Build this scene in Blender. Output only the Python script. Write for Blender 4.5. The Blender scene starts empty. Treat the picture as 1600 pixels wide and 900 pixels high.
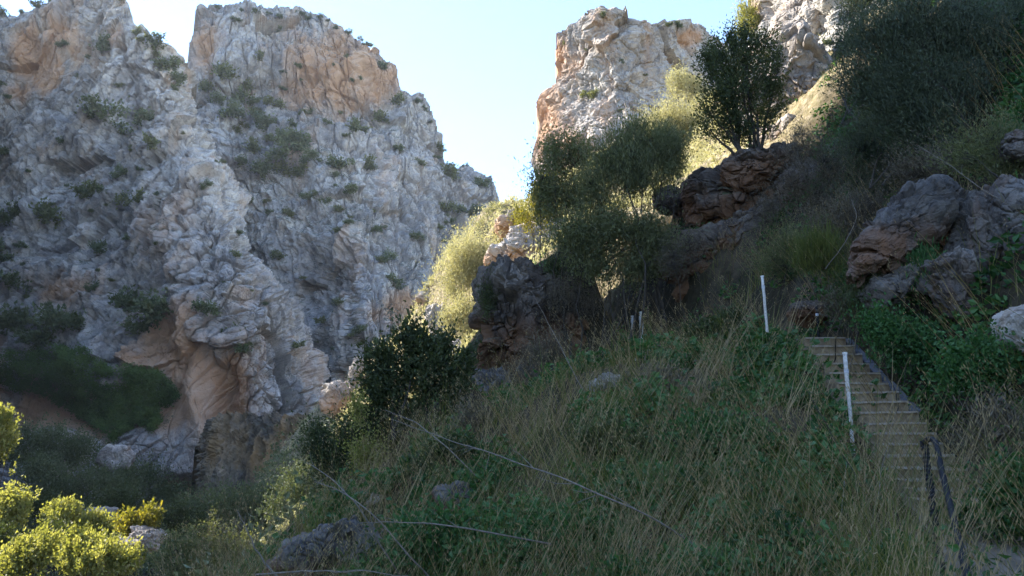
import bpy, math
import numpy as np
R = math.radians
sc = bpy.context.scene
COL = sc.collection

# ------------------------------------------------------------------ camera, sky, sun, exposure
F = 1142.0; PITCH = R(12)
cd = bpy.data.cameras.new('camera'); cam = bpy.data.objects.new('camera', cd); COL.objects.link(cam)
cam.location = (0, 0, 0); cam.rotation_euler = (math.pi/2 + PITCH, 0, 0)
cd.sensor_width = 36; cd.lens = 36*F/1600; cd.clip_start = .05; cd.clip_end = 8000
sc.camera = cam
SUN_AZ, SUN_EL = -70.0, 36.0
w = bpy.data.worlds.new('World'); sc.world = w; w.use_nodes = True
wt = w.node_tree; bg = wt.nodes['Background']
sky = wt.nodes.new('ShaderNodeTexSky'); sky.sky_type = 'NISHITA'; sky.sun_disc = False
sky.sun_elevation = R(SUN_EL); sky.sun_rotation = R(SUN_AZ)
sky.altitude = 300; sky.air_density = 1.0; sky.dust_density = .1; sky.ozone_density = 3.5
wt.links.new(sky.outputs[0], bg.inputs[0]); bg.inputs[1].default_value = 0.14
sl = bpy.data.lights.new('sun', 'SUN'); sl.energy = 5.0; sl.angle = R(.5); sl.color = (1.0, .93, .82)
so = bpy.data.objects.new('sun', sl); COL.objects.link(so)
from mathutils import Vector
sd = Vector((math.sin(R(SUN_AZ))*math.cos(R(SUN_EL)), math.cos(R(SUN_AZ))*math.cos(R(SUN_EL)), math.sin(R(SUN_EL))))
so.rotation_euler = sd.to_track_quat('Z', 'Y').to_euler(); so.location = (-60, 20, 120)
sc.view_settings.view_transform = 'Standard'; sc.view_settings.look = 'None'
sc.view_settings.gamma = 1; sc.view_settings.use_curve_mapping = False
sc.view_settings.exposure = 2.1
sc.cycles.max_bounces = 6; sc.cycles.diffuse_bounces = 4; sc.cycles.transparent_max_bounces = 8
sc.cycles.sample_clamp_indirect = 6

# ------------------------------------------------------------------ maths helpers
ca, sa = math.cos(PITCH), math.sin(PITCH)
def P(px, py, d):
    """pixel of the 1600x900 photo and distance ahead in metres -> world point(s)"""
    px, py, d = np.broadcast_arrays(np.asarray(px, float), np.asarray(py, float), np.asarray(d, float))
    X = (px-800)/F; Yv = (450-py)/F
    y = ca - Yv*sa; z = sa + Yv*ca
    return np.stack([X/y*d, d, z/y*d], -1)
def proj(p):
    x, y, z = p[..., 0], p[..., 1], p[..., 2]
    f = y*ca + z*sa; u = -y*sa + z*ca
    f = np.where(f > .01, f, .01)
    return 800 + F*x/f, 450 - F*u/f
def h32(ix, iy, iz, s=0):
    n = (ix.astype(np.uint32)*np.uint32(374761393) ^ iy.astype(np.uint32)*np.uint32(668265263)
         ^ iz.astype(np.uint32)*np.uint32(2147483647) ^ np.uint32(s*1274126177 & 0xffffffff))
    n = (n ^ (n >> np.uint32(13)))*np.uint32(1274126177)
    n = (n ^ (n >> np.uint32(16)))*np.uint32(2246822519)
    return n ^ (n >> np.uint32(15))
def h01(n): return n.astype(np.float64)/4294967296.0
GR = np.array([(1,1,0),(-1,1,0),(1,-1,0),(-1,-1,0),(1,0,1),(-1,0,1),(1,0,-1),(-1,0,-1),(0,1,1),(0,-1,1),(0,1,-1),(0,-1,-1)], float)
np.seterr(over='ignore')
def perlin(p, s=0):
    i = np.floor(p).astype(np.int64); f = p-i
    u = f*f*f*(f*(f*6-15)+10)
    out = 0
    for a in (0, 1):
        for b in (0, 1):
            for c in (0, 1):
                g = GR[h32(i[..., 0]+a, i[..., 1]+b, i[..., 2]+c, s) % np.uint32(12)]
                v = (g*(f-np.array([a, b, c]))).sum(-1)
                wx = u[..., 0] if a else 1-u[..., 0]; wy = u[..., 1] if b else 1-u[..., 1]; wz = u[..., 2] if c else 1-u[..., 2]
                out = out + v*wx*wy*wz
    return out
def fbm(p, o=4, s=0, g=.5, ridge=False):
    r = 0; a = 1
    for k in range(o):
        n = perlin(p*(2.03**k)+17.3*k, s+k)
        if ridge: n = .5-np.abs(n)*1.6
        r = r+a*n; a *= g
    return r
def worley(p, s=0):
    """F1, F2, faceted offset: each cell is a tilted plane"""
    i = np.floor(p).astype(np.int64)
    f1 = np.full(p.shape[:-1], 9.); f2 = f1.copy(); fac = np.zeros_like(f1)
    for a in (-1, 0, 1):
        for b in (-1, 0, 1):
            for c in (-1, 0, 1):
                j = i+np.array([a, b, c])
                h = h32(j[..., 0], j[..., 1], j[..., 2], s)
                r1 = h01(h); r2 = h01(h*np.uint32(747796405)+np.uint32(1)); r3 = h01(h*np.uint32(2891336453)+np.uint32(7))
                df = p-(j+np.stack([r1, r2, r3], -1))
                d = np.sqrt((df**2).sum(-1))
                t = ((r2-.5)*df[..., 0]+(r3-.5)*df[..., 1]+(r1-.5)*df[..., 2])*1.8+(h01(h*np.uint32(22695477))-.5)
                m = d < f1
                f2 = np.where(m, f1, np.minimum(f2, d)); fac = np.where(m, t, fac); f1 = np.where(m, d, f1)
    return f1, f2, fac
def rotm(ax, ay):
    a, b = R(ax), R(ay)
    A = np.array([[1, 0, 0], [0, math.cos(a), -math.sin(a)], [0, math.sin(a), math.cos(a)]])
    B = np.array([[math.cos(b), 0, math.sin(b)], [0, 1, 0], [-math.sin(b), 0, math.cos(b)]])
    return A@B
def lerp(a, b, t): return a+(b-a)*t
def sstep(a, b, x):
    t = np.clip((x-a)/(b-a), 0, 1); return t*t*(3-2*t)
def blur(a, n=1):
    for _ in range(n):
        b = np.pad(a, ((1, 1), (1, 1)) + ((0, 0),)*(a.ndim-2), mode='edge')
        a = (b[1:-1, 1:-1]*2+b[:-2, 1:-1]+b[2:, 1:-1]+b[1:-1, :-2]+b[1:-1, 2:])/6
    return a

# ------------------------------------------------------------------ object helpers
def tag(o, label=None, cat=None, group=None, kind=None):
    if label: o['label'] = label
    if cat: o['category'] = cat
    if group: o['group'] = group
    if kind: o['kind'] = kind
    return o
def mkmesh(name, V, Q, attrs=None, smooth=False):
    """V (n,3); Q (m,4) or (m,3)"""
    V = np.asarray(V, np.float32); Q = np.asarray(Q, np.int32)
    me = bpy.data.meshes.new(name); k = Q.shape[1]
    me.vertices.add(len(V)); me.vertices.foreach_set('co', V.ravel())
    me.loops.add(Q.size); me.loops.foreach_set('vertex_index', Q.ravel())
    me.polygons.add(len(Q)); me.polygons.foreach_set('loop_start', np.arange(len(Q), dtype=np.int32)*k)
    me.polygons.foreach_set('use_smooth', np.full(len(Q), smooth))
    me.update(calc_edges=True)
    for n, a in (attrs or {}).items():
        at = me.attributes.new(n, 'FLOAT', 'POINT'); at.data.foreach_set('value', np.asarray(a, np.float32).ravel())
    return me
def obj(name, me, mat, parent=None, loc=None):
    o = bpy.data.objects.new(name, me); COL.objects.link(o)
    if mat and not me.materials: me.materials.append(mat)
    if parent: o.parent = parent
    if loc is not None: o.location = [float(v) for v in loc]
    return o
def empty(name, loc, label, cat, group=None):
    o = bpy.data.objects.new(name, None); COL.objects.link(o); o.location = [float(v) for v in loc]
    o.empty_display_size = .3
    return tag(o, label, cat, group)
def gridq(nr, nc):
    i = np.arange(nr*nc).reshape(nr, nc)
    return np.stack([i[:-1, :-1], i[:-1, 1:], i[1:, 1:], i[1:, :-1]], -1).reshape(-1, 4)
class Geo:
    def __init__(s): s.v = []; s.q = []; s.n = 0; s.a = []
    def add(s, V, Q, a=0.):
        V = np.asarray(V, float).reshape(-1, 3); s.v.append(V); s.q.append(np.asarray(Q)+s.n); s.n += len(V)
        s.a.append(np.broadcast_to(np.asarray(a, float), (len(V),)).copy())
    def tube(s, pts, rad, k=6, a=0.):
        pts = np.asarray(pts, float); n = len(pts); rad = np.broadcast_to(np.asarray(rad, float), (n,))
        t = np.gradient(pts, axis=0); t /= np.linalg.norm(t, axis=1)[:, None]+1e-9
        up = np.where(np.abs(t[:, 2:3]) > .9, [[1., 0, 0]], [[0, 0, 1.]])
        x = np.cross(t, up); x /= np.linalg.norm(x, axis=1)[:, None]+1e-9; y = np.cross(t, x)
        an = np.arange(k)*2*math.pi/k
        V = pts[:, None]+rad[:, None, None]*(np.cos(an)[None, :, None]*x[:, None]+np.sin(an)[None, :, None]*y[:, None])
        i = np.arange(n*k).reshape(n, k); j = np.roll(i, -1, 1)
        Q = np.stack([i[:-1], j[:-1], j[1:], i[1:]], -1).reshape(-1, 4)
        V = V.reshape(-1, 3); caps = []
        for e in (0, n-1):
            for m in range(1, k-2, 2): caps.append((e*k, e*k+m, e*k+m+1, e*k+(m+2) % k))
        if caps: Q = np.vstack([Q, caps])
        s.add(V, Q, a)
    def box(s, c, ax, ay, az, a=0.):
        c, ax, ay, az = [np.asarray(q, float) for q in (c, ax, ay, az)]
        V = [c+i*ax+j*ay+k*az for k in (-1, 1) for i, j in ((-1, -1), (1, -1), (1, 1), (-1, 1))]
        s.add(V, [(3, 2, 1, 0), (4, 5, 6, 7), (0, 1, 5, 4), (1, 2, 6, 5), (2, 3, 7, 6), (3, 0, 4, 7)], a)
    def leaves(s, c, d, L, W, rnd, rng, fold=.25):
        """diamond leaves, long axis d"""
        n = len(c); d = d/(np.linalg.norm(d, axis=1)[:, None]+1e-9)
        o = rng.normal(size=(n, 3)); x = np.cross(d, o); x /= np.linalg.norm(x, axis=1)[:, None]+1e-9
        y = np.cross(d, x); L = np.broadcast_to(L, (n,))[:, None]; W = np.broadcast_to(W, (n,))[:, None]
        V = np.stack([c, c+d*L*.45+x*W*.5+y*W*fold, c+d*L, c+d*L*.45-x*W*.5+y*W*fold], 1).reshape(-1, 3)
        s.add(V, np.arange(4*n).reshape(n, 4), np.repeat(rnd, 4))
    def mesh(s, name, smooth=False):
        return mkmesh(name, np.vstack(s.v), np.vstack(s.q), {'rnd': np.concatenate(s.a)}, smooth)

# ------------------------------------------------------------------ materials
def newmat(name):
    m = bpy.data.materials.new(name); m.use_nodes = True; nt = m.node_tree
    return m, nt, nt.nodes['Principled BSDF'], nt.nodes['Material Output']
def nd(nt, typ, **kw):
    n = nt.nodes.new(typ)
    for k, v in kw.items():
        if k.startswith('i_'): n.inputs[int(k[2:]) if k[2:].isdigit() else k[2:]].default_value = v
        else: setattr(n, k, v)
    return n
def ramp(nt, fac, stops):
    r = nt.nodes.new('ShaderNodeValToRGB'); e = r.color_ramp.elements
    while len(e) < len(stops): e.new(.5)
    for q, (p, c) in zip(e, stops): q.position = p; q.color = (*c, 1) if len(c) == 3 else c
    nt.links.new(fac, r.inputs[0]); return r.outputs[0]
def noise(nt, vec, scale, detail=6, rough=.6, dist=0):
    n = nd(nt, 'ShaderNodeTexNoise'); n.inputs['Scale'].default_value = scale; n.inputs['Detail'].default_value = detail
    n.inputs['Roughness'].default_value = rough; n.inputs['Distortion'].default_value = dist
    nt.links.new(vec, n.inputs['Vector']); return n.outputs['Fac']
def mix(nt, fac, a, b, mode='MIX'):
    m = nd(nt, 'ShaderNodeMix', data_type='RGBA', blend_type=mode)
    for k, v in ((0, fac), (6, a), (7, b)):
        if isinstance(v, bpy.types.NodeSocket): nt.links.new(v, m.inputs[k])
        else: m.inputs[k].default_value = v if k == 0 else ((*v, 1) if len(v) == 3 else v)
    return m.outputs[2]
def mapping(nt, vec, sc_, rot=(0, 0, 0)):
    m = nd(nt, 'ShaderNodeMapping'); m.inputs['Scale'].default_value = sc_; m.inputs['Rotation'].default_value = rot
    nt.links.new(vec, m.inputs[0]); return m.outputs[0]
def attr(nt, n):
    a = nd(nt, 'ShaderNodeAttribute', attribute_name=n); return a.outputs['Fac']
def rockmat(name, S=1.0, base=((.25, .23, .215), (.38, .355, .335), (.49, .465, .445)), stain=(.46, .27, .15), streak=.5, scrub=.35, rot=0., bump=.6, speck=.45, sc2=(.055, .065, .035)):
    """S = size in metres of the broad mottling"""
    m, nt, b, out = newmat(name)
    g = nd(nt, 'ShaderNodeNewGeometry').outputs['Position']
    n1 = noise(nt, g, .35/S, 8, .65, .4)
    c = ramp(nt, n1, [(.3, base[0]), (.5, base[1]), (.68, base[2])])
    st = mapping(nt, g, (1, 1, .12), (0, rot, 0))
    n2 = noise(nt, st, .9/S, 7, .65, .3)
    c = mix(nt, streak, c, ramp(nt, n2, [(.32, (.35, .36, .4)), (.5, (.95, .95, .95)), (.66, (1.25, 1.2, 1.12))]), 'MULTIPLY')
    n3 = noise(nt, g, 3.2/S, 8, .7)
    c = mix(nt, .6, c, ramp(nt, n3, [(.32, (.5, .5, .52)), (.5, (1, 1, 1)), (.68, (1.3, 1.28, 1.25))]), 'MULTIPLY')
    vo = nd(nt, 'ShaderNodeTexVoronoi'); vo.inputs['Scale'].default_value = 7/S
    dv = nd(nt, 'ShaderNodeVectorMath', operation='MULTIPLY_ADD'); nv = nd(nt, 'ShaderNodeTexNoise'); nv.inputs['Scale'].default_value = 4/S; nt.links.new(g, nv.inputs['Vector'])
    nt.links.new(nv.outputs['Color'], dv.inputs[0]); dv.inputs[1].default_value = (.25*S,)*3; nt.links.new(mapping(nt, g, (1, 1, .7), (0, rot, 0)), dv.inputs[2]); nt.links.new(dv.outputs[0], vo.inputs['Vector'])
    vs = nd(nt, 'ShaderNodeSeparateXYZ'); nt.links.new(vo.outputs['Color'], vs.inputs[0])
    c = mix(nt, .55, c, ramp(nt, vs.outputs[0], [(.0, (.55, .56, .6)), (.5, (1, 1, 1)), (1., (1.35, 1.32, 1.25))]), 'MULTIPLY')
    n5 = noise(nt, g, 9/S, 8, .8)      # dark specks: lichen, plus shaded pits and tiny shrubs put into the colour
    c = mix(nt, ramp(nt, n5, [(.53, (0, 0, 0)), (.62, (speck,)*3)]), c, (.07, .07, .072))
    # iron stain where the attribute says, broken up by noise and streaks
    sm = nd(nt, 'ShaderNodeMath', operation='MULTIPLY_ADD'); nt.links.new(n2, sm.inputs[0]); sm.inputs[1].default_value = 1.6
    nt.links.new(attr(nt, 'stain'), sm.inputs[2])
    sf = ramp(nt, sm.outputs[0], [(.0, (0, 0, 0)), (.95, (0, 0, 0)), (1.0, (.45, .45, .45))])
    sm2 = nd(nt, 'ShaderNodeMapRange'); nt.links.new(sm.outputs[0], sm2.inputs[0]); sm2.inputs[1].default_value = .88; sm2.inputs[2].default_value = 1.3
    sm2.inputs[3].default_value = 0; sm2.inputs[4].default_value = .85
    n4 = noise(nt, g, 1.4/S, 6, .6)
    c = mix(nt, sm2.outputs[0], c, ramp(nt, n4, [(.3, tuple(v*.75 for v in stain)), (.5, stain), (.7, (stain[0]*1.15, stain[1]*1.35, stain[2]*1.7))]))
    if scrub:   # thin scrub and lichen that holds on the flatter ledges
        nz = nd(nt, 'ShaderNodeSeparateXYZ'); nt.links.new(nd(nt, 'ShaderNodeNewGeometry').outputs['Normal'], nz.inputs[0])
        a = nd(nt, 'ShaderNodeMath', operation='MULTIPLY_ADD'); nt.links.new(nz.outputs[2], a.inputs[0]); a.inputs[1].default_value = .35
        nt.links.new(noise(nt, g, .8/S, 8, .7), a.inputs[2])
        f = nd(nt, 'ShaderNodeMapRange'); nt.links.new(a.outputs[0], f.inputs[0]); f.inputs[1].default_value = .92-scrub*.5; f.inputs[2].default_value = 1.02-scrub*.5
        c = mix(nt, f.outputs[0], c, ramp(nt, n4, [(.3, tuple(v*.7 for v in sc2)), (.7, tuple(v*1.6 for v in sc2))]))
    nt.links.new(c, b.inputs['Base Color']); b.inputs['Roughness'].default_value = .92; b.inputs['Specular IOR Level'].default_value = .2
    bp = nd(nt, 'ShaderNodeBump'); bp.inputs['Strength'].default_value = bump; bp.inputs['Distance'].default_value = .1*S
    nt.links.new(noise(nt, g, 5/S, 9, .7), bp.inputs['Height']); nt.links.new(bp.outputs[0], b.inputs['Normal'])
    return m
def leafmat(name, cols, trans=.35, nscale=1.2, tcol=None):
    m, nt, b, out = newmat(name)
    g = nd(nt, 'ShaderNodeNewGeometry').outputs['Position']
    a = nd(nt, 'ShaderNodeMath', operation='MULTIPLY_ADD'); nt.links.new(attr(nt, 'rnd'), a.inputs[0]); a.inputs[1].default_value = .55
    s = nd(nt, 'ShaderNodeMath', operation='MULTIPLY'); nt.links.new(noise(nt, g, nscale, 4, .6), s.inputs[0]); s.inputs[1].default_value = .5
    nt.links.new(s.outputs[0], a.inputs[2])
    k = len(cols); c = ramp(nt, a.outputs[0], [(.15+.7*i/(k-1), col) for i, col in enumerate(cols)])
    nt.links.new(c, b.inputs['Base Color']); b.inputs['Roughness'].default_value = .55; b.inputs['Specular IOR Level'].default_value = .25
    t = nd(nt, 'ShaderNodeBsdfTranslucent'); nt.links.new(mix(nt, 1., c, tcol or (1.5, 1.5, .6), 'MULTIPLY'), t.inputs[0])
    mx = nd(nt, 'ShaderNodeMixShader'); mx.inputs[0].default_value = trans
    nt.links.new(b.outputs[0], mx.inputs[1]); nt.links.new(t.outputs[0], mx.inputs[2]); nt.links.new(mx.outputs[0], out.inputs[0])
    return m
def plain(name, c1, c2, scale=6, rough=.8, bump=.3, stretch=(1, 1, 1), spec=.3, metal=0):
    m, nt, b, out = newmat(name)
    g = nd(nt, 'ShaderNodeNewGeometry').outputs['Position']; v = mapping(nt, g, stretch)
    n = noise(nt, v, scale, 7, .65)
    nt.links.new(ramp(nt, n, [(.3, c1), (.7, c2)]), b.inputs['Base Color']); b.inputs['Roughness'].default_value = rough
    b.inputs['Specular IOR Level'].default_value = spec; b.inputs['Metallic'].default_value = metal
    bp = nd(nt, 'ShaderNodeBump'); bp.inputs['Strength'].default_value = bump; bp.inputs['Distance'].default_value = .02
    nt.links.new(n, bp.inputs['Height']); nt.links.new(bp.outputs[0], b.inputs['Normal'])
    return m
M = {}
M['cliffB'] = rockmat('limestone_near', 9, rot=.25, scrub=.22)
M['cliffA'] = rockmat('limestone_far', 12, base=((.25, .235, .23), (.37, .35, .34), (.48, .46, .445)), rot=-.2, scrub=.48, sc2=(.07, .08, .06))
M['cliffD'] = rockmat('limestone_pinnacle', 5, base=((.22, .2, .18), (.36, .33, .3), (.5, .47, .43)), scrub=.25, streak=.3)
M['cliffC'] = rockmat('fluted_brown_rock', 3, base=((.09, .08, .07), (.2, .17, .13), (.36, .31, .25)), streak=.9, scrub=.2, stain=(.3, .19, .09))
M['cliffF'] = rockmat('pale_rock_face', 2.5, base=((.22, .2, .18), (.42, .4, .37), (.6, .57, .53)), scrub=.15, streak=.3)
M['occ'] = rockmat('limestone_occluder', 14, speck=.2, scrub=.05)  # rock for the unseen ridges added to cast shade
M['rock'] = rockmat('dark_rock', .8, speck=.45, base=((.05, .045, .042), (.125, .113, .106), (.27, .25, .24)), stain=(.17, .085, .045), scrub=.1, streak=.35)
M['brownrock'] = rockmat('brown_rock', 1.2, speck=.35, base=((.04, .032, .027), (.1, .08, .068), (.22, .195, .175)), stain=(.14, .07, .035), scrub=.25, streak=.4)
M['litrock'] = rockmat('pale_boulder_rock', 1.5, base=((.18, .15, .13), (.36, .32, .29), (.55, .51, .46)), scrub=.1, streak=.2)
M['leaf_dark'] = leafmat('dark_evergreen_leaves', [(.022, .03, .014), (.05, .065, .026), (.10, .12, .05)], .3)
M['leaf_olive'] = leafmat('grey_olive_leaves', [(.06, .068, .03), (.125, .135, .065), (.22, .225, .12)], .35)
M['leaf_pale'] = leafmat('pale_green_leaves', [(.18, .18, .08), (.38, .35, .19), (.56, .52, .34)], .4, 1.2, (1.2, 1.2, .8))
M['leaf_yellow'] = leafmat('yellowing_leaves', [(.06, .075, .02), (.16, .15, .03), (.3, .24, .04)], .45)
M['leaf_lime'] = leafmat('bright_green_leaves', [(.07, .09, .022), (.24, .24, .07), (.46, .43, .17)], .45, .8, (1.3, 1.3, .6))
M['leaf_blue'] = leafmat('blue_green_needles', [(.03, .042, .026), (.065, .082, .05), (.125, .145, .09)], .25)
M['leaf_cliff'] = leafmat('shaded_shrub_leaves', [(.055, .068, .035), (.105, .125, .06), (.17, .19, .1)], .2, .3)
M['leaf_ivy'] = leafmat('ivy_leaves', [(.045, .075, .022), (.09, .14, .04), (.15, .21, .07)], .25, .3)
M['dry_twig'] = leafmat('dry_twiggy_growth', [(.05, .04, .03), (.11, .09, .065), (.2, .165, .12)], .15, 2)
M['bark'] = plain('bark', (.025, .02, .016), (.07, .058, .046), 14, stretch=(1, 1, .3))
M['deadwood'] = plain('dead_wood', (.09, .075, .06), (.26, .22, .185), 30, stretch=(1, 1, .4))
M['grass_green'] = leafmat('green_grass', [(.03, .042, .01), (.08, .1, .022), (.17, .17, .045)], .3, .9)
M['grass_dry'] = leafmat('dry_grass', [(.07, .045, .022), (.2, .14, .062), (.42, .32, .17)], .3, .9, (1.1, 1., .8))
M['ground_leaf'] = leafmat('low_leafy_plants', [(.02, .055, .016), (.045, .115, .035), (.10, .19, .075)], .3, .8)
M['post_white'] = plain('weathered_white_paint', (.36, .33, .3), (.68, .65, .62), 25, bump=.2)
M['post_grey'] = plain('galvanised_steel', (.25, .25, .26), (.5, .49, .49), 25, .5)
M['black'] = plain('black_painted_steel', (.006, .006, .008), (.018, .018, .022), 30, .75, .2, spec=.25)
M['step'] = plain('worn_stone_tread', (.16, .115, .075), (.36, .28, .19), 7, .9, .6)
M['nosing'] = plain('pale_step_edge', (.2, .165, .13), (.46, .4, .34), 9, .8, .4)
M['edge_band'] = plain('blue_grey_band', (.07, .075, .09), (.17, .175, .2), 8, .9, .5)
def soilmat():
    m, nt, b, out = newmat('hillside_soil')
    g = nd(nt, 'ShaderNodeNewGeometry').outputs['Position']
    n1 = noise(nt, g, .35, 8, .65); n2 = noise(nt, g, 3.5, 8, .7)
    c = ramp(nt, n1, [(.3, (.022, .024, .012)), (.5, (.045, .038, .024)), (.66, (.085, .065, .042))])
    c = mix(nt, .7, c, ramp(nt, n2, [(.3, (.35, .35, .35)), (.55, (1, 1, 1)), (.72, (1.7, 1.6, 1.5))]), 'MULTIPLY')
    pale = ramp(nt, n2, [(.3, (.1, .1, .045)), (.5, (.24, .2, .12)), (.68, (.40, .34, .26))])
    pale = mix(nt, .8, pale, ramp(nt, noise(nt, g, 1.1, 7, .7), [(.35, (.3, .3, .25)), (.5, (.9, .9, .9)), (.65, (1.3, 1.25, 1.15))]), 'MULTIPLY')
    c = mix(nt, attr(nt, 'pale'), c, pale)  # sunlit tone painted into the soil colour
    nt.links.new(c, b.inputs['Base Color']); b.inputs['Roughness'].default_value = .95; b.inputs['Specular IOR Level'].default_value = .1
    bp = nd(nt, 'ShaderNodeBump'); bp.inputs['Strength'].default_value = .8; bp.inputs['Distance'].default_value = .12
    nt.links.new(noise(nt, g, 4, 9, .7), bp.inputs['Height']); nt.links.new(bp.outputs[0], b.inputs['Normal'])
    return m
M['soil'] = soilmat()
M['path'] = plain('trodden_path', (.09, .07, .048), (.24, .19, .14), 5, .95, .7)

# ------------------------------------------------------------------ terrain height
ctrl_px = [
 # near hillside, bottom rows
 (1600,900,6),(1300,900,6.2),(1000,900,7),(700,900,9),(450,900,12),(900,750,10),(1100,750,9),(1250,760,8.6),(1600,760,7.4),
 (1250,650,10.5),(1100,640,11.6),(900,620,16),(740,620,23),(640,720,18),(560,780,17),(700,760,13),(1500,620,10.2),(1600,600,8.8),(1400,500,12.8),
 (1600,490,9.8),(900,520,27),(1000,545,25),(1100,545,20.5),(1200,520,16.5),(1300,470,15.3),
 (1100,430,25),(1180,330,27),(1190,245,29),(1050,365,28.5),(950,425,28.5),(900,450,27.5),(845,465,27.5),(800,560,27),(780,640,20),
 (1400,400,14.5),(1600,300,12),(1600,150,14),(1600,0,16),(1450,200,17.5),(1450,30,21),(1300,300,20),(1350,150,25.5),(1400,0,27),(1240,190,40),(1290,80,40),(1250,400,19),
 # sunlit slope behind the ridge
 (718,402,57),(745,380,55),(800,345,55),(720,500,50),(730,580,42),(692,500,60),(820,420,48),(900,340,52),(1000,285,50),(1100,235,47),(1150,200,46),(575,610,70),(490,665,82)]
ctrl_w = [(-9,57,6),(-8,50,0),(-7,42,-3),(-12,64,4),(-7.5,60,10),(0,0,-1.6),(3,0,-1.1),(-3,0,-2.3),(-8,3,-5),(-15,5,-9),(-25,10,-12),(-30,-20,-12),(8,0,2.5),(9,4,3.2),(20,0,10),(20,12,15),(0,-12,-1.8),(10,-12,3.5),(25,-12,12),(-10,-12,-6),
 (-20,30,-12),(-40,40,-12.5),(-25,60,-12.5),(-50,80,-13),(-30,90,-13),(-60,120,-13),(-30,130,-12),(-100,150,-11),(-80,60,-13),(-9,16,-5.5),(-10,24,-6),(-14,35,-9),(-11,45,-5),(-16,55,-7),(-26,72,-8),(-60,20,-13),(-90,100,-13),
 (0,75,22),(15,75,30),(30,75,38),(40,50,38),(40,30,34),(60,60,50),(15,100,26),(40,110,40),(60,110,52),(0,95,12),(-10,110,0),(60,20,38),(60,-10,32),(25,25,24),(25,38,28),(-40,160,-10),(0,160,5)]
CW = np.vstack([P(*np.array(ctrl_px, float).T), np.array(ctrl_w, float)])
S0 = 30.
def tps(r2): return np.where(r2 > 1e-12, .5*r2*np.log(np.maximum(r2, 1e-12)), 0)
xyc = CW[:, :2]/S0; NCP = len(xyc)
K = tps(((xyc[:, None]-xyc[None])**2).sum(-1))+np.eye(NCP)*1e-4
A = np.zeros((NCP+3, NCP+3)); A[:NCP, :NCP] = K; A[:NCP, NCP] = 1; A[:NCP, NCP+1:] = xyc; A[NCP, :NCP] = 1; A[NCP+1:, :NCP] = xyc.T
sol = np.linalg.solve(A, np.append(CW[:, 2], [0, 0, 0]))
def H0(x, y):
    q = np.stack([x, y], -1)/S0; r = sol[NCP]+q@sol[NCP+1:]
    for i in range(NCP): r = r+sol[i]*tps(((q-xyc[i])**2).sum(-1))
    return r
# path centre line
path_pts = P(*np.array([(1640,1010,3.6),(1580,895,5.6),(1540,830,7.0),(1500,790,8.0),(1440,742,9.2),(1385,662,11),(1332,600,12.6),(1275,529,14.6),(1215,527,16.6),(1110,545,21),(1001,536,27),(917,505,32),(850,480,36)], float).T)
def resample(pts, step):
    s = np.r_[0, np.cumsum(np.linalg.norm(np.diff(pts, axis=0), axis=1))]; t = np.arange(0, s[-1], step)
    return np.stack([np.interp(t, s, pts[:, k]) for k in range(3)], -1)
PL = resample(path_pts, .15)
def pathdist(x, y):
    best = np.full(x.shape, 1e9); zb = np.zeros_like(x)
    for a, b in zip(path_pts[:-1], path_pts[1:]):
        e = b[:2]-a[:2]; t = np.clip(((x-a[0])*e[0]+(y-a[1])*e[1])/(e@e), 0, 1)
        d = np.hypot(x-a[0]-t*e[0], y-a[1]-t*e[1]); m = d < best
        best = np.where(m, d, best); zb = np.where(m, a[2]+t*(b[2]-a[2]), zb)
    return best, zb
def H(x, y):
    x = np.asarray(x, float); y = np.asarray(y, float); sh = x.shape; x = x.ravel(); y = y.ravel()
    z = H0(x, y)
    r = np.hypot(x, y); p = np.stack([x, y, x*0], -1)
    am = np.clip(r/12, .25, 3)
    z = z+am*(.35*fbm(p/6., 3, 3)+.0)+np.clip(r/10, .5, 2.5)*.12*fbm(p/1.1, 3, 9)
    z = z+sstep(31, 42, r)*(1.4*fbm(p/8., 4, 21, ridge=True)+.9*fbm(p/2.6, 4, 23, .6, True))
    near = (x > -1) & (x < 9) & (y > 1) & (y < 40)
    if near.any():
        bd, zb = pathdist(x[near], y[near])
        z[near] = lerp(zb-.06, z[near], sstep(.55, 1.3, bd))
    z = np.where(r > 170, lerp(z, -12., sstep(170, 260, r)), z)
    return z.reshape(sh)
def G(px, py, d0=2., d1=140.):
    """where the view ray through a pixel meets the terrain"""
    d = np.exp(np.linspace(math.log(d0), math.log(d1), 700)); p = P(px, py, d)
    hit = np.nonzero(H(p[:, 0], p[:, 1]) >= p[:, 2])[0]
    return p[hit[0]] if len(hit) else p[-1]
def onground(px, py, d):
    p = P(px, py, d); return np.array([p[0], p[1], float(H(p[0:1], p[1:2])[0])])

# polar sheet, dense where the photograph looks
th = np.r_[np.linspace(-180, -50, 60)[:-1], np.linspace(-50, 50, 1000), np.linspace(50, 180, 60)[1:]]
rr = np.r_[np.linspace(.3, 3, 20)[:-1], np.exp(np.linspace(math.log(3), math.log(130), 620)), [160, 220, 300, 400, 600, 900]]
TH, RR = np.meshgrid(R(1)*th, rr)
X, Y = RR*np.sin(TH), RR*np.cos(TH); Z = H(X, Y)
pale = sstep(29.6, 31.5, X*.342+Y*.94)*sstep(-9, -4, Z)  # soil painted lighter beyond the shadow line, where the sun reaches
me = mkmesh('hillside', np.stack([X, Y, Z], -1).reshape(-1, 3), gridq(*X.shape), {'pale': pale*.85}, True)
tag(obj('hillside_ground', me, M['soil']), 'steep earth hillside under the grass, falling to the gorge floor', 'ground', kind='structure')

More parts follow.
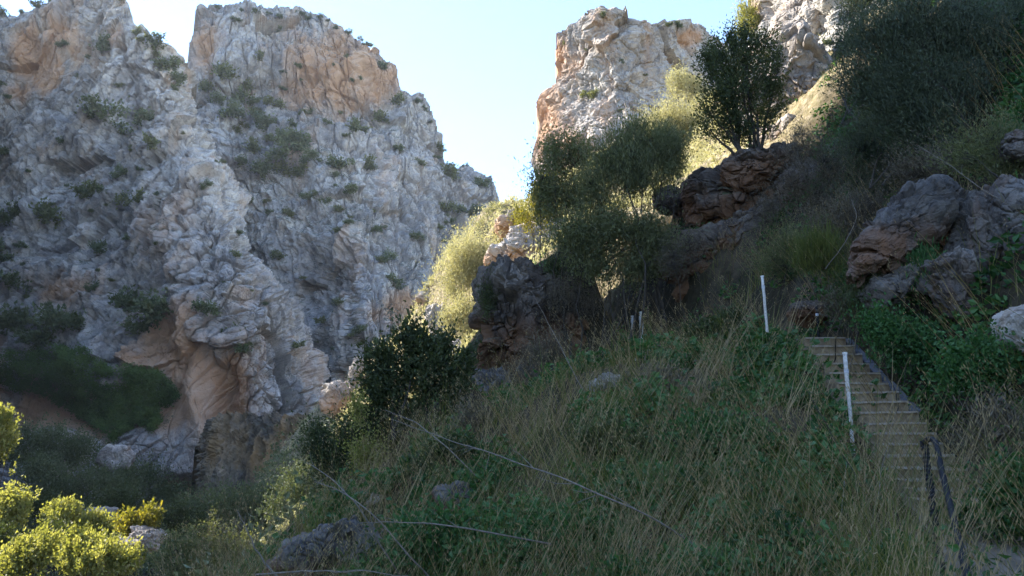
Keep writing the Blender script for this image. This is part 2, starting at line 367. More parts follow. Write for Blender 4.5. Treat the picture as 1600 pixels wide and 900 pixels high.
# ------------------------------------------------------------------ cliffs
def sheet(name, base, mat, disp, label, stains=(), back=(20, 50, 110), drop=(6, 30, 120), bumps=(), blurn=6, calm=()):
    """base (nr,nc,3) rows bottom to top.  disp(P)->metres outwards"""
    nr, nc = base.shape[:2]
    b = blur(base, blurn)
    du = np.gradient(blur(b, 6), axis=1); dv = np.gradient(blur(b, 6), axis=0)
    N = np.cross(du, dv); N /= np.linalg.norm(N, axis=-1)[..., None]+1e-9
    cen = (N*-b).sum(-1)
    if np.median(cen) < 0: N = -N
    px, py = proj(b)
    D = disp(b)
    for (bx, by, rx, ry, am) in calm: D = D*(1-am*np.exp(-((px-bx)/rx)**2-((py-by)/ry)**2))
    for (bx, by, rx, ry, am) in bumps: D = D+am*np.exp(-((px-bx)/rx)**2-((py-by)/ry)**2)
    V = b+N*D[..., None]
    st = np.zeros((nr, nc))
    for (bx, by, rx, ry, am) in stains: st = np.maximum(st, am*np.exp(-((px-bx)/rx)**2-((py-by)/ry)**2))
    top = V[-1]; ex = []
    for k, (dy, dz) in enumerate(zip(back, drop)):
        q = top.copy(); dirv = q.copy(); dirv[:, 2] = 0; dirv /= np.linalg.norm(dirv, axis=1)[:, None]
        q = q+dirv*dy; q[:, 2] -= dz; ex.append(q)
    VV = np.concatenate([V, np.array(ex)]); ST = np.concatenate([st, np.repeat(st[-1:], len(ex), 0)])
    me = mkmesh(name, VV.reshape(-1, 3), gridq(*VV.shape[:2]), {'stain': ST})
    o = tag(obj(name, me, mat), label, 'cliff', kind='structure')
    return V, N
def cols(pts, xs):
    a = np.array(pts, float); return np.interp(xs, a[:, 0], a[:, 1])
def rocky(L, amp, dip=(0, 0), zs=.6, seed=0, fl=0., pit=0., fine=1., jt=0):
    Rm = rotm(*dip)
    def f(p):
        q = p@Rm.T*np.array([1, 1, zs])
        wq = q+L*.10*np.stack([fbm(q/L*2.5, 2, seed+50), fbm(q/L*2.5, 2, seed+51), fbm(q/L*2.5, 2, seed+52)], -1)
        d = amp*1.3*fbm(q/(L*2.2), 4, seed+1, ridge=True)
        for k, (m, a_, cr) in enumerate(((1.6, .80, .10), (.55, .24, .10), (.17, .11*fine, .06*fine), (.075, .05*fine, .03*fine))):
            a, b_, c = worley(wq/(L*m), seed+2+k); d = d+amp*a_*c-amp*cr*(1-sstep(0, .16, b_-a))
        d = d+amp*.09*fine*fbm(q/(L*.2), 3, seed+5, .5)
        if jt:
            q3 = p@rotm(0, jt).T*np.array([1, 1, .16]); a, b_, c = worley(q3/(L*.38)+.3*fbm(p/L, 2, seed+60)[..., None], seed+61); d = d+amp*.24*c-amp*.28*(1-sstep(0, .10, b_-a))
        if fl:
            q2 = p@Rm.T*np.array([1, 1, .09]); d = d+fl*fbm(q2/(L*.22), 4, seed+7, .6, True)
        if pit:
            d = d-pit*sstep(.1, .45, fbm(q/(L*.25), 3, seed+9))
        return d
    return f
def smoothrock(L, amp, seed):
    """weathered boulder: broad bulges, a few joints, fine pitting"""
    Rm = rotm(25, 35)
    def f(p):
        q = p@Rm.T; d = amp*1.3*fbm(q/(L*1.4), 3, seed)
        wq = q+L*.2*np.stack([fbm(q/L*2, 2, seed+50), fbm(q/L*2, 2, seed+51), fbm(q/L*2, 2, seed+52)], -1)
        a, b_, c = worley(wq/(L*.8)*np.array([1, 1, .55]), seed+2); d = d+amp*.8*c-amp*.3*(1-sstep(0, .1, b_-a))
        a, b_, c = worley(wq/(L*.25), seed+3); d = d+amp*.3*c-amp*.1*(1-sstep(0, .12, b_-a))
        a, b_, c = worley(wq/(L*.09), seed+4); d = d+amp*.09*c
        return d+amp*.12*fbm(q/(L*.3), 5, seed+5, .6)
    return f

# A : far peak
nc, nr = 700, 620
xs = np.linspace(235, 880, nc); v = np.linspace(0, 1, nr)[:, None]
skyA = cols([(235,200),(292,110),(301,90),(309,50),(321,22),(342,12),(370,14),(420,24),(480,27),(520,38),(560,62),(585,86),(600,106),(610,126),(622,140),(645,152),(665,170),(680,195),(700,222),(725,250),(745,275),(765,305),(785,340),(810,375),(840,420),(880,480)], xs)
pyA = lerp(740, skyA[None], v)
gul = cols([(235,25),(400,22),(470,18),(560,0),(880,8)], xs)[None]
dA = 232+gul+(xs[None]-600)*.05+50*v**1.2+(sstep(.70, .80, v)-sstep(.80, .88, v))*5*sstep(650, 600, xs[None])
dA = dA+14*np.sin((pyA*.62-xs[None]*.75)/95.)*sstep(0, .2, v)
VA, NA = sheet('far_cliff', P(np.broadcast_to(xs[None], pyA.shape), pyA, dA), M['cliffA'], rocky(13, 5.0, (0, 35), .9, 11, .3, jt=16),
    'tall far limestone peak with an orange upper face, right of the left cliff', bumps=[(500,110,90,60,5),(400,70,60,50,3)],
    stains=[(520,120,75,50,.75),(580,140,35,35,.7),(480,150,60,40,.55),(545,80,50,30,.4),(320,75,25,45,.5),(440,60,30,30,.3),(625,490,40,28,.6),(580,500,30,20,.4),(460,240,25,15,.35),(700,470,40,20,.3)])
# B : left peak
nc, nr = 820, 800
xr = np.linspace(0, 1, nc)[None]; pyB = np.linspace(830, 0, nr)
rB = cols([(0,195),(20,205),(45,214),(60,218),(85,245),(110,275),(140,300),(200,330),(260,358),(330,388),(400,412),(450,430),(500,462),(560,492),(620,515),(700,540),(830,560)], pyB)[:, None]
lx = -420.
skyB = [( -420,-150),(-200,-60),(-60,-5),(0,12),(40,8),(100,-8),(150,-4),(190,0),(205,15),(215,45),(230,62),(262,88),(290,125)]
vv = np.linspace(0, 1, nr)[:, None]
# blend: columns run to the right outline, top follows the skyline
cx = xr
rtop = 300.
PX = lerp(lx, np.interp(lerp(830, 60, vv), pyB[::-1], rB[::-1, 0]), cx**.9)
topy = np.interp(lerp(lx, 292, cx**.9), *np.array(skyB, float).T)
PY = lerp(830, topy, vv)
edge = np.interp(PY, pyB[::-1], rB[::-1, 0]); PX = lerp(lerp(lx, edge, cx**.9), lerp(lx, 292, cx**.9)+0*PY, vv**4)
dB = 158+48*vv**1.1+12*np.sin((PX+PY*.55)/120.)+np.clip(cx-.955, 0, 1)**1.5*1500+12*(1-cx)
dB = dB-6*np.exp(-((PX-(470-(830-PY)*.32))/70)**2)*sstep(0, .3, vv)
VB, NB = sheet('left_cliff', P(PX, PY, dB), M['cliffB'], rocky(11, 4.6, (0, -28), .8, 31, .3, jt=-24),
    'huge shaded grey and orange limestone cliff filling the left side', calm=[(290,650,70,110,.75),(90,640,120,30,.7),(75,115,50,45,.5)],
    bumps=[(110,640,110,45,-6),(240,720,80,60,4),(310,640,26,90,7),(355,620,20,60,-6),(285,757,35,10,-6),(180,590,90,25,3),(45,110,35,45,-4),(150,60,80,40,4),(170,360,60,20,-3)],
    stains=[(75,115,28,32,1.),(45,85,30,35,.8),(110,75,30,25,.6),(30,140,30,22,.5),(200,75,20,15,.4),(95,460,45,30,.65),(270,540,55,45,.8),(300,600,45,75,.95),(355,620,40,60,.75),(240,570,50,25,.6),(100,640,110,35,1.),(250,650,60,25,.9),(300,500,30,25,.5),(240,360,60,40,.25),(5,590,20,40,.6),(275,765,40,14,1.0)])
# C : fluted brown rock at the gorge foot
nc, nr = 300, 240
xs = np.linspace(316, 640, nc); v = np.linspace(0, 1, nr)[:, None]
skyC = cols([(316,700),(326,672),(340,655),(370,652),(430,650),(500,652),(560,640),(640,600)], xs)
pyC = lerp(800, skyC[None], v); dC = 112+cols([(316,14),(330,4),(350,0),(640,-14)], xs)[None]+5*v**2
VC, NC = sheet('fluted_cliff', P(np.broadcast_to(xs[None], pyC.shape), pyC, dC), M['cliffC'], rocky(9, .6, (0, 6), .3, 51, 1.6),
    'low brown cliff with vertical flutes at the foot of the gorge', stains=[(360,700,40,40,.4),(420,720,40,40,.6),(460,690,30,40,.5)], back=(4, 10, 20), drop=(.5, 2, 10))
# D : right pinnacle
nc, nr = 520, 460
xs = np.r_[[838, 839.5], np.linspace(841, 1290, nc-2)]
skyD = cols([(838,300),(841,230),(844,168),(850,145),(860,120),(865,75),(875,62),(895,45),(915,25),(938,16),(965,22),(985,38),(1005,46),(1030,43),(1060,40),(1085,47),(1110,52),(1150,62),(1220,60),(1290,40)], xs)
v = np.linspace(0, 1, nr)[:, None]; pyD = lerp(470, skyD[None], v)
dD = 92+cols([(838,34),(839.5,24),(841,17),(870,10),(930,2),(985,0),(1060,8),(1140,14),(1290,18)], xs)[None]+9*v
VD, ND = sheet('pinnacle_cliff', P(np.broadcast_to(xs[None], pyD.shape), pyD, dD), M['cliffD'], rocky(6, 1.7, (0, 25), 1., 71, .2),
    'blocky limestone pinnacle with a sunlit left side, behind the bushes', stains=[(872,90,22,44,.6),(858,185,24,66,.65),(900,230,34,40,.45),(960,180,30,30,.25),(1068,66,22,10,.7),(900,260,40,50,.4),(1110,300,60,60,.4)], back=(8, 20, 50), drop=(2, 12, 60), blurn=3)
# F : pale face at the top right
nc, nr = 300, 420
xs = np.linspace(1172, 1560, nc); v = np.linspace(0, 1, nr)[:, None]
skyF = cols([(1172,210),(1180,150),(1186,60),(1193,5),(1200,-20),(1240,-60),(1300,-110),(1420,-160),(1560,-190)], xs)
pyF = lerp(330, skyF[None], v); dF = 30.3+cols([(1172,12),(1190,9),(1225,4),(1260,1),(1310,-3.5),(1420,-5),(1560,-6)], xs)[None]+4*v
VF, NF = sheet('pale_cliff', P(np.broadcast_to(xs[None], pyF.shape), pyF, dF), M['cliffF'], rocky(3.2, 1.0, (0, 30), .8, 91, .2),
    'pale sunlit rock face rising behind the round dark tree at top right', stains=[(1215,100,15,40,.5),(1290,160,20,30,.6),(1240,200,20,20,.5)], back=(3, 10, 30), drop=(.2, 1, 4), blurn=3)
# unseen occluder ridges added outside the frame, profiled to shade hillside, gorge and cliffs
hx, hy = math.sin(R(SUN_AZ)), math.cos(R(SUN_AZ)); ux, uy = -hx*0+.342, .94
def side(name, us, ts, zt, label, seed):
    nu = len(us); nv = 60
    t = np.linspace(0, 1, nv)[:, None]
    rad = ts[None]-(1-t)**1.2*zt[None]*.35
    b = np.stack([hx*rad+ux*us[None], hy*rad+uy*us[None], lerp(-14, zt[None], t)], -1)
    f = rocky(14, 3.5, (0, 20), .7, seed)
    dd = f(b); b = b+np.array([-hx, -hy, .2])*(-dd[..., None])*.0; b[..., 2] += 0
    b[..., 0] -= hx*dd; b[..., 1] -= hy*dd
    back = np.stack([b[-1]+np.array([hx*k, hy*k, -m]) for k, m in ((15, 5), (60, 60), (90, 110))])
    V = np.concatenate([b, back]); V[..., 2] = np.maximum(V[..., 2], -14.5)
    me = mkmesh(name, V.reshape(-1, 3), gridq(*V.shape[:2]), {'stain': np.zeros(V.shape[0]*V.shape[1])})
    tag(obj(name, me, M['occ']), label, 'cliff', kind='structure')
us = np.linspace(-90, 31, 90)
side('shade_spur', us, np.full_like(us, 74.), 74+4*fbm(np.stack([us/9, us*0, us*0], -1), 3, 5)-60*sstep(28.6, 30.6, us), 'unseen spur added to shade the near hillside, left of the view', 101)
us = np.linspace(44, 128, 90)
side('shade_ridge', us, 1.75*us+8, -24+.7265*(1.75*us+8)-40*sstep(47, 44, us)+4*fbm(np.stack([us/9, us*0, us*0], -1), 3, 8), 'unseen ridge added to shade the gorge floor and fluted cliff, left of the view', 121)
us = np.linspace(128, 330, 90)
side('shade_mountain', us, 1.85*us+20, lerp(185, 400, sstep(128, 240, us)), 'unseen shoulder added to shade the two big cliffs, left of the view', 111)


# thin blue air of the gorge
V8 = np.array([(x, y, z) for z in (-20, 430) for x, y in ((-950, -950), (950, -950), (950, 950), (-950, 950))], float)
hz = mkmesh('haze', V8, [(3, 2, 1, 0), (4, 5, 6, 7), (0, 1, 5, 4), (1, 2, 6, 5), (2, 3, 7, 6), (3, 0, 4, 7)])
hm = bpy.data.materials.new('haze'); hm.use_nodes = True; ht = hm.node_tree; ht.nodes.remove(ht.nodes['Principled BSDF'])
pv = ht.nodes.new('ShaderNodeVolumePrincipled'); pv.inputs['Color'].default_value = (.82, .88, 1, 1); pv.inputs['Density'].default_value = .00012; pv.inputs['Anisotropy'].default_value = .2
ht.links.new(pv.outputs[0], ht.nodes['Material Output'].inputs['Volume'])
tag(obj('haze', hz, hm), 'thin pale blue haze filling the gorge', 'haze', kind='stuff')
# ------------------------------------------------------------------ path and steps
PATH = PL[(PL[:, 1] < 7.9) | (PL[:, 1] > 14.4)]
for seg_i, seg in enumerate((PL[PL[:, 1] < 8.0], PL[PL[:, 1] > 14.5])):
    t = np.gradient(seg[:, :2], axis=0); t /= np.linalg.norm(t, axis=1)[:, None]; nrm = np.stack([-t[:, 1], t[:, 0]], -1)
    wv = np.linspace(-1, 1, 9)[:, None, None]*(.46+.08*perlin(np.stack([seg[:, 0]*2, seg[:, 1]*2, seg[:, 2]*0], -1), 4))[None, :, None]
    V = np.concatenate([seg[None, :, :2]+wv*nrm[None], np.zeros((9, len(seg), 1))], -1)
    V[..., 2] = seg[None, :, 2]-.035+.02*fbm(V*3, 3, 6)
    tag(obj('path', mkmesh('path', V.reshape(-1, 3), gridq(9, len(seg)), None, True), M['path']),
        ['trodden earth path at the foot of the steps', 'narrow earth path beyond the top step, running left to the small posts'][seg_i], 'path', kind='structure')
def at_y(y): return np.array([np.interp(y, path_pts[:, 1], path_pts[:, k]) for k in range(3)])
rng = np.random.default_rng(5)
st = empty('stairway', at_y(8.0), 'worn stone stairway with pale step edges climbing through the grass', 'steps')
NS = 17; ys = np.linspace(7.9, 14.5, NS+1)
A0 = at_y(8.0)
for i in range(NS):
    a, b = at_y(ys[i]), at_y(ys[i+1]); t = (b-a)[:2]; L = np.linalg.norm(t); t /= L
    t = .45*t+.55*np.array([-.12, .99]); t /= np.linalg.norm(t); nr_ = np.array([t[1], -t[0]])
    hw = .43+rng.uniform(-.03, .03); top = b[2]; c = (a+b)/2; g = Geo(); rise = b[2]-a[2]
    # tread block with an uneven top
    nx, ny = 14, 6; uu, vv_ = np.meshgrid(np.linspace(-1, 1, nx), np.linspace(-1, 1, ny))
    Pt = np.stack([c[0]+uu*hw*nr_[0]+vv_*(L/2+.03)*t[0], c[1]+uu*hw*nr_[1]+vv_*(L/2+.03)*t[1], np.full(uu.shape, top)], -1)
    Pt[..., 2] += .012*perlin(Pt*5, 3); lo = Pt.copy(); lo[..., 2] -= rise+.18
    ring = lambda q: np.concatenate([q[0], q[1:, -1], q[-1, ::-1][1:], q[::-1, 0][1:]])
    g.add((Pt-A0).reshape(-1, 3), gridq(ny, nx)); r1, r2 = ring(Pt)-A0, ring(lo)-A0
    g.add(np.stack([r1, r2]).reshape(-1, 3), gridq(2, len(r1)))
    so_ = obj('step', g.mesh('step'), M['step'], st)
    e = Geo(); f0 = np.array([*(c[:2]-t*(L/2+.045)), top-.012])-A0; tilt = rng.uniform(-.012, .012)
    xs_ = np.linspace(-1, 1, 8); w_ = hw-.02
    Pn = np.array([[f0[0]+x*w_*nr_[0], f0[1]+x*w_*nr_[1], f0[2]+x*tilt+rng.uniform(-.004, .004)] for x in xs_])
    for q in range(7):
        e.box((Pn[q]+Pn[q+1])/2, (Pn[q+1]-Pn[q])/2, np.array([*t, 0])*.022, (0, 0, .014))
    obj('edge', e.mesh('edge'), M['nosing'], so_)
g = Geo()
for i in range(9, NS, 1):
    a, b = at_y(ys[i]), at_y(ys[i+1]); t = (b-a)/np.linalg.norm(b-a); t2 = np.array([t[1], -t[0], 0]); t2 /= np.linalg.norm(t2)
    c = (a+b)/2+t2*.56; g.box(c+[0, 0, .0]-A0, t*(.5*np.linalg.norm(b-a)-.004), t2*.08, (0, 0, .03+.01*(i % 3)))
obj('edge_band', g.mesh('edge_band'), M['edge_band'], st)  # row of low blue-grey blocks right of the upper steps

# ------------------------------------------------------------------ rocks
def cubesphere(n, e=1.):
    V = []; Q = []; k = 0; s = np.linspace(-1, 1, n)
    a, b = np.meshgrid(np.tan(s*math.pi/4), np.tan(s*math.pi/4))
    for ax in range(3):
        for sg in (-1, 1):
            v = np.zeros((n, n, 3)); v[..., ax] = sg; v[..., (ax+1) % 3] = a*sg; v[..., (ax+2) % 3] = b
            V.append(v.reshape(-1, 3)); Q.append(gridq(n, n)+k); k += n*n
    V = np.vstack(V); V /= np.linalg.norm(V, axis=1)[:, None]
    V = V/((np.abs(V)**(2*e)).sum(1)**(1/(2*e)))[:, None]
    return V, np.vstack(Q)
def rock(label, px, py, d, rx, ry, rd, tilt=0, mat='rock', seed=1, e=1.6, n=70, amp=.28, name='boulder', stain=0., yaw=0, cat='rock'):
    """rx, ry in photo pixels at distance d; rd depth radius in metres; tilt in degrees seen from the front"""
    c = P(px, py, d); s = d/F*1.02; r = np.array([rx*s, rd, ry*s])
    V, Q = cubesphere(n, e); N = V/np.linalg.norm(V, axis=1)[:, None]
    V = V*r; L = r.mean()*1.1
    f = smoothrock(L, L*amp, seed)
    V = V+N*(f(V+seed*7.7))[:, None]
    tm = R(tilt); ya = R(yaw)
    B = np.array([[math.cos(ya), -math.sin(ya), 0], [math.sin(ya), math.cos(ya), 0], [0, 0, 1]])
    A_ = np.array([[math.cos(tm), 0, -math.sin(tm)], [0, 1, 0], [math.sin(tm), 0, math.cos(tm)]])
    V = V@(A_@B).T
    me = mkmesh(name, V, Q, {'stain': stain*np.clip(.6-V[:, 2]/r.min(), 0, 1.2)})
    o = obj(name, me, M[mat], None, c)
    return tag(o, label, cat)
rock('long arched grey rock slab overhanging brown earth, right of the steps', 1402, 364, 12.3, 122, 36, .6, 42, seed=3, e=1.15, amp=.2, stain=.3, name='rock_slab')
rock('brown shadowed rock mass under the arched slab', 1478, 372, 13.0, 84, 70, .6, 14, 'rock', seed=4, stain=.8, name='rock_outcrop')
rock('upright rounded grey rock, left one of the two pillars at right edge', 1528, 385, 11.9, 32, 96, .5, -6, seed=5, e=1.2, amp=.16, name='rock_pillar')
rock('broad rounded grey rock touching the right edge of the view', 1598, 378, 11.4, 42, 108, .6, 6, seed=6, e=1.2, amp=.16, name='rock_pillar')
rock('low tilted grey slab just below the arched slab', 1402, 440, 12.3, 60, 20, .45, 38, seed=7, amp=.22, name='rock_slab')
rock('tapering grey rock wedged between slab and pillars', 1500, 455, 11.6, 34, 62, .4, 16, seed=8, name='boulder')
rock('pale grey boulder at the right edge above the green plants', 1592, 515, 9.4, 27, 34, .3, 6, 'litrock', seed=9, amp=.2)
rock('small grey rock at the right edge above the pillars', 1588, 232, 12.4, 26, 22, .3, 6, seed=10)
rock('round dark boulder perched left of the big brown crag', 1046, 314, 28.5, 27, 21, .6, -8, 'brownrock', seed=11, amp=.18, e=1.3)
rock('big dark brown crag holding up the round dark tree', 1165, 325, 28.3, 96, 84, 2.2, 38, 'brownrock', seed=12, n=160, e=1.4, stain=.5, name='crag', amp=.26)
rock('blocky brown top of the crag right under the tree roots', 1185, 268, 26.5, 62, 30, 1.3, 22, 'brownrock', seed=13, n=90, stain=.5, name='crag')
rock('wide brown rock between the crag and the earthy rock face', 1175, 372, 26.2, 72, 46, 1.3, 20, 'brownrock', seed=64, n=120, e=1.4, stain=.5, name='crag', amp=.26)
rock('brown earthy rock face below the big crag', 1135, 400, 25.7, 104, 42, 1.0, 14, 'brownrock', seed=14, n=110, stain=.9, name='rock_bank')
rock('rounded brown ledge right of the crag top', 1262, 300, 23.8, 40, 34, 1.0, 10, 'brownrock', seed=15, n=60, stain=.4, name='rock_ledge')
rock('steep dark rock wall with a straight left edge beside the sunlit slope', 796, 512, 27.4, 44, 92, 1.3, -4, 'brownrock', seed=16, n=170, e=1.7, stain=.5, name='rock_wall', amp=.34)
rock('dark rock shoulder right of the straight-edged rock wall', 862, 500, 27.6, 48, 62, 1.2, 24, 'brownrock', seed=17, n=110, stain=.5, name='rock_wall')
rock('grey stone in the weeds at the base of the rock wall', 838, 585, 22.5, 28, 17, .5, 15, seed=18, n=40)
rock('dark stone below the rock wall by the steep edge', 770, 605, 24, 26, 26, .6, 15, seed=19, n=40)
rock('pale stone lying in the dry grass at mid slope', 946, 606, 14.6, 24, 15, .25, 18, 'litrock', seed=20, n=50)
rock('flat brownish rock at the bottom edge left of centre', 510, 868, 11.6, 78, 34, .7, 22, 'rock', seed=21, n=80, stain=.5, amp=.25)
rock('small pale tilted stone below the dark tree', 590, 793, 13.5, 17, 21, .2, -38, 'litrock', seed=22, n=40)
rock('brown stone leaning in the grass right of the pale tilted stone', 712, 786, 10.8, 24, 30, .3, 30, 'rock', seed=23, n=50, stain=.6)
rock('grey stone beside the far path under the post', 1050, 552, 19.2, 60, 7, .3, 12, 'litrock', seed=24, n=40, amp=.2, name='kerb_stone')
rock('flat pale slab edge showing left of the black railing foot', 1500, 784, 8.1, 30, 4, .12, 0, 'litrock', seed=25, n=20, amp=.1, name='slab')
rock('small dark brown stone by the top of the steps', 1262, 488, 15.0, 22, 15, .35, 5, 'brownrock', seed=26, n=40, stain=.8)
# sunlit boulders of the ridge
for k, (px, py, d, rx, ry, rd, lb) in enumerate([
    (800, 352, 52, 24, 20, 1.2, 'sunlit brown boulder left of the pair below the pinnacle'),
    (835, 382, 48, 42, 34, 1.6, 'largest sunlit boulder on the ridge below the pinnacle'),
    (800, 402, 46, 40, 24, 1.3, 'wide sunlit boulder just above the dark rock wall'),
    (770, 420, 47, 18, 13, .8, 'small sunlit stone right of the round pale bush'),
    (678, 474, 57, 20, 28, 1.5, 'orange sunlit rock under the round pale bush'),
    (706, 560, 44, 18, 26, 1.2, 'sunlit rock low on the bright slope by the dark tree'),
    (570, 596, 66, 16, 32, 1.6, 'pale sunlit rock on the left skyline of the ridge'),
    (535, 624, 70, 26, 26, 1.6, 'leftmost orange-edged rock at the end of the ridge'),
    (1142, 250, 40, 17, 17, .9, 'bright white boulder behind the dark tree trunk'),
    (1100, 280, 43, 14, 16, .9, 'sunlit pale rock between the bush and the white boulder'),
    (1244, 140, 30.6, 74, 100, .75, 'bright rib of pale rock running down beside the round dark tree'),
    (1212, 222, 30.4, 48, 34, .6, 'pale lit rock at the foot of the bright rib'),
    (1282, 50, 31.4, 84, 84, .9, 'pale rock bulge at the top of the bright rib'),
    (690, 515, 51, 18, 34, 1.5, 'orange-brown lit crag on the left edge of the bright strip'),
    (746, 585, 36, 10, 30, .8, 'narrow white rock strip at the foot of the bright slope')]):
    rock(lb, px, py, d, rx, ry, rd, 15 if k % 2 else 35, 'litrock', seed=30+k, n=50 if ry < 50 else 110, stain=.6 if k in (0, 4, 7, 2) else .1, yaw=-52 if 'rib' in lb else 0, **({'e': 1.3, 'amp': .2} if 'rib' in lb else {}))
for k, (px, py, d, rx, ry, lb) in enumerate([
    (232, 838, 52, 24, 13, 'pale flat boulder among the yellow bushes in the gorge bottom'),
    (190, 852, 49, 20, 9, 'pale stone below the flat boulder in the yellow bushes'),
    (155, 803, 62, 20, 9, 'grey stone in the dark gorge bushes, left one'),
    (182, 715, 100, 26, 14, 'grey boulder at the foot of the left cliff')]):
    rock(lb, px, py, d, rx, ry, 1., -6, 'litrock', seed=50+k, n=36)

# ------------------------------------------------------------------ plants
def crown(lobes, nc, nl, L, W, sig, rng, up=.2, rnd_dir=.9, shell=.55, org=None):
    """lobes (k,6): centre and radii. returns clump centres and Geo of leaves"""
    lobes = np.asarray(lobes, float); vol = lobes[:, 3]*lobes[:, 4]*lobes[:, 5]; vol = vol**.8; li = rng.choice(len(lobes), nc, p=vol/vol.sum())
    dr = rng.normal(size=(nc, 3)); dr /= np.linalg.norm(dr, axis=1)[:, None]
    rad = rng.random(nc)**shell*rng.uniform(.7, 1.1, nc)*(1+.5*rng.random(nc)**5)
    C = lobes[li, :3]+dr*rad[:, None]*lobes[li, 3:]
    o = lobes[:, :3].mean(0)-np.array([0, 0, lobes[:, 5].mean()]) if org is None else org
    out = C-o; out /= np.linalg.norm(out, axis=1)[:, None]+1e-9
    num = np.maximum(1, (nl*rng.lognormal(-.1, .6, nc)).astype(int)); idx = np.repeat(np.arange(nc), num); m = len(idx)
    off = rng.normal(size=(m, 3))*sig*rng.lognormal(-.15, .35, nc)[idx][:, None]; al = rng.normal(size=m)*sig*1.5
    p = C[idx]+off+out[idx]*al[:, None]
    d = out[idx]+rnd_dir*rng.normal(size=(m, 3))+np.array([0, 0, up])
    cl = rng.random(nc)
    g = Geo(); g.leaves(p, d, L*rng.uniform(.6, 1.3, m), W*rng.uniform(.7, 1.2, m), np.clip(cl[idx]*.6+rng.random(m)*.4, 0, 1), rng)
    return C, g
def stems(base_pts, lobes, C, r0, rng, frac=1., k=5, twig=.006):
    g = Geo(); pool = []; prad = []
    lobes = np.asarray(lobes, float)
    for i, lb in enumerate(lobes):
        b = base_pts[i % len(base_pts)]; e = lb[:3]+rng.normal(size=3)*lb[3:]*.2+[0, 0, lb[5]*.35]
        t = np.linspace(0, 1, 9)[:, None]; mid = b+(e-b)*.5+rng.normal(size=3)*np.linalg.norm(e-b)*.08
        mid[:2] = b[:2]+(mid[:2]-b[:2])*.8
        pts = (1-t)**2*b+2*t*(1-t)*mid+t*t*e; pts[1:-1] += rng.normal(size=(7, 3))*np.linalg.norm(e-b)*.015
        rr_ = r0*(1-.8*t[:, 0]); g.tube(pts, rr_, 6); pool.append(pts[3:]); prad.append(rr_[3:])
    pool = np.vstack(pool); prad = np.concatenate(prad)
    for c in C[:int(len(C)*frac)]:
        dd = ((pool-c)**2).sum(1)+.3*np.abs(np.minimum(c[2]-pool[:, 2], 0)); j = dd.argmin(); a = pool[j]
        m = (a+c)/2+rng.normal(size=3)*math.sqrt(dd[j])*.12
        g.tube(np.array([a, m, c]), [min(prad[j]*.5, .03)+twig*.3, twig, twig*.4], 3)
    return g
def plant(name, label, cat, px, py, d, lob, nc, nl, L, W, sig, mat, seed, r0=.05, wood='stems', leafn='foliage', nb=1, spread=.15, frac=1., depth=1., group=None, up=.2, rnd_dir=.9, shell=.55, bark='bark', twig=.006, base=None):
    """lob: list of (px,py,rx,ry[,dd]) in photo pixels at the plant's distance"""
    rng = np.random.default_rng(seed)
    b = np.array(base) if base is not None else onground(px, py, d); b = b-[0, 0, .05]
    d0 = b[1]; s = d0/F*1.02; L3 = []
    for q in lob:
        dd = q[4] if len(q) > 4 else 0
        c = P(q[0], q[1], d0+dd)-b; L3.append([*c, q[2]*s, (q[2]+q[3])/2*s*depth, q[3]*s])
    C, g = crown(L3, nc, nl, L, W, sig, rng, up, rnd_dir, shell, np.zeros(3))
    e = empty(name, b, label, cat, group)
    obj(leafn, g.mesh(leafn), M[mat], e)
    bp = [np.array([rng.normal()*spread, rng.normal()*spread, -.1]) for _ in range(nb)]
    obj(wood, stems(bp, L3, C, r0, rng, frac, twig=twig).mesh(wood, True), M[bark], e)
    return e
T = dict(wood='trunk', leafn='crown')
# round dark tree on the crag
plant('evergreen_tree', 'round dark evergreen tree with several trunks, standing on the brown crag', 'tree', 1175, 250, 26.8,
      [(1125,90,38,45),(1165,60,42,32),(1205,75,34,38),(1150,130,62,42),(1205,130,32,45),(1120,150,36,38,-.3),(1165,175,50,28),(1108,180,22,24),(1215,175,18,22),(1165,100,55,50,.6),(1135,195,36,20),(1188,200,34,18),(1105,205,24,14),(1160,210,30,14)],
      480, 40, .12, .065, .14, 'leaf_dark', 101, r0=.075, nb=5, spread=.25, frac=.7, base=P(1176,246,26.6), **T)
# feathery bushes in the middle
plant('olive_tree', 'grey-green feathery tree with thin bare trunks in the centre of the ridge', 'tree', 1000, 440, 25,
      [(1010,235,62,36),(960,255,48,40),(1045,230,36,32),(930,300,34,34),(1000,275,60,28),(1050,262,26,28),(985,210,30,18)],
      760, 46, .14, .03, .17, 'leaf_olive', 102, r0=.05, nb=6, spread=.45, frac=.8, rnd_dir=.5, **T)
plant('yellowing_tree', 'thin open tree with yellowing leaves left of the feathery tree', 'tree', 880, 450, 26.5,
      [(865,245,32,34),(895,235,28,30),(850,290,30,30),(880,300,40,34),(910,250,26,26),(860,330,34,22),(905,320,24,24)],
      420, 30, .12, .05, .2, 'leaf_olive', 103, r0=.04, nb=5, spread=.4, **T)
plant('shrub', 'yellow-leaved shrub lit by the sun behind the thin open tree', 'shrub', 845, 380, 40,
      [(838,305,18,28),(858,290,16,20),(825,345,18,14),(850,330,26,22)], 190, 24, .14, .08, .2, 'leaf_yellow', 104, r0=.03, nb=4, spread=.4)
plant('shrub', 'low dark evergreen mass beneath the feathery tree', 'shrub', 950, 455, 25,
      [(900,370,40,28),(950,360,48,34),(1005,370,48,34),(930,410,44,26),(990,415,44,26),(1045,400,28,24)], 760, 38, .12, .045, .18, 'leaf_olive', 105, r0=.04, nb=5, spread=.8)
plant('shrub', 'small dark shrub on top of the straight-edged rock wall', 'shrub', 775, 440, 27.2, [(772,440,16,16),(765,465,12,26)], 90, 40, .08, .04, .12, 'leaf_dark', 106, r0=.02, base=P(775,455,26.6))
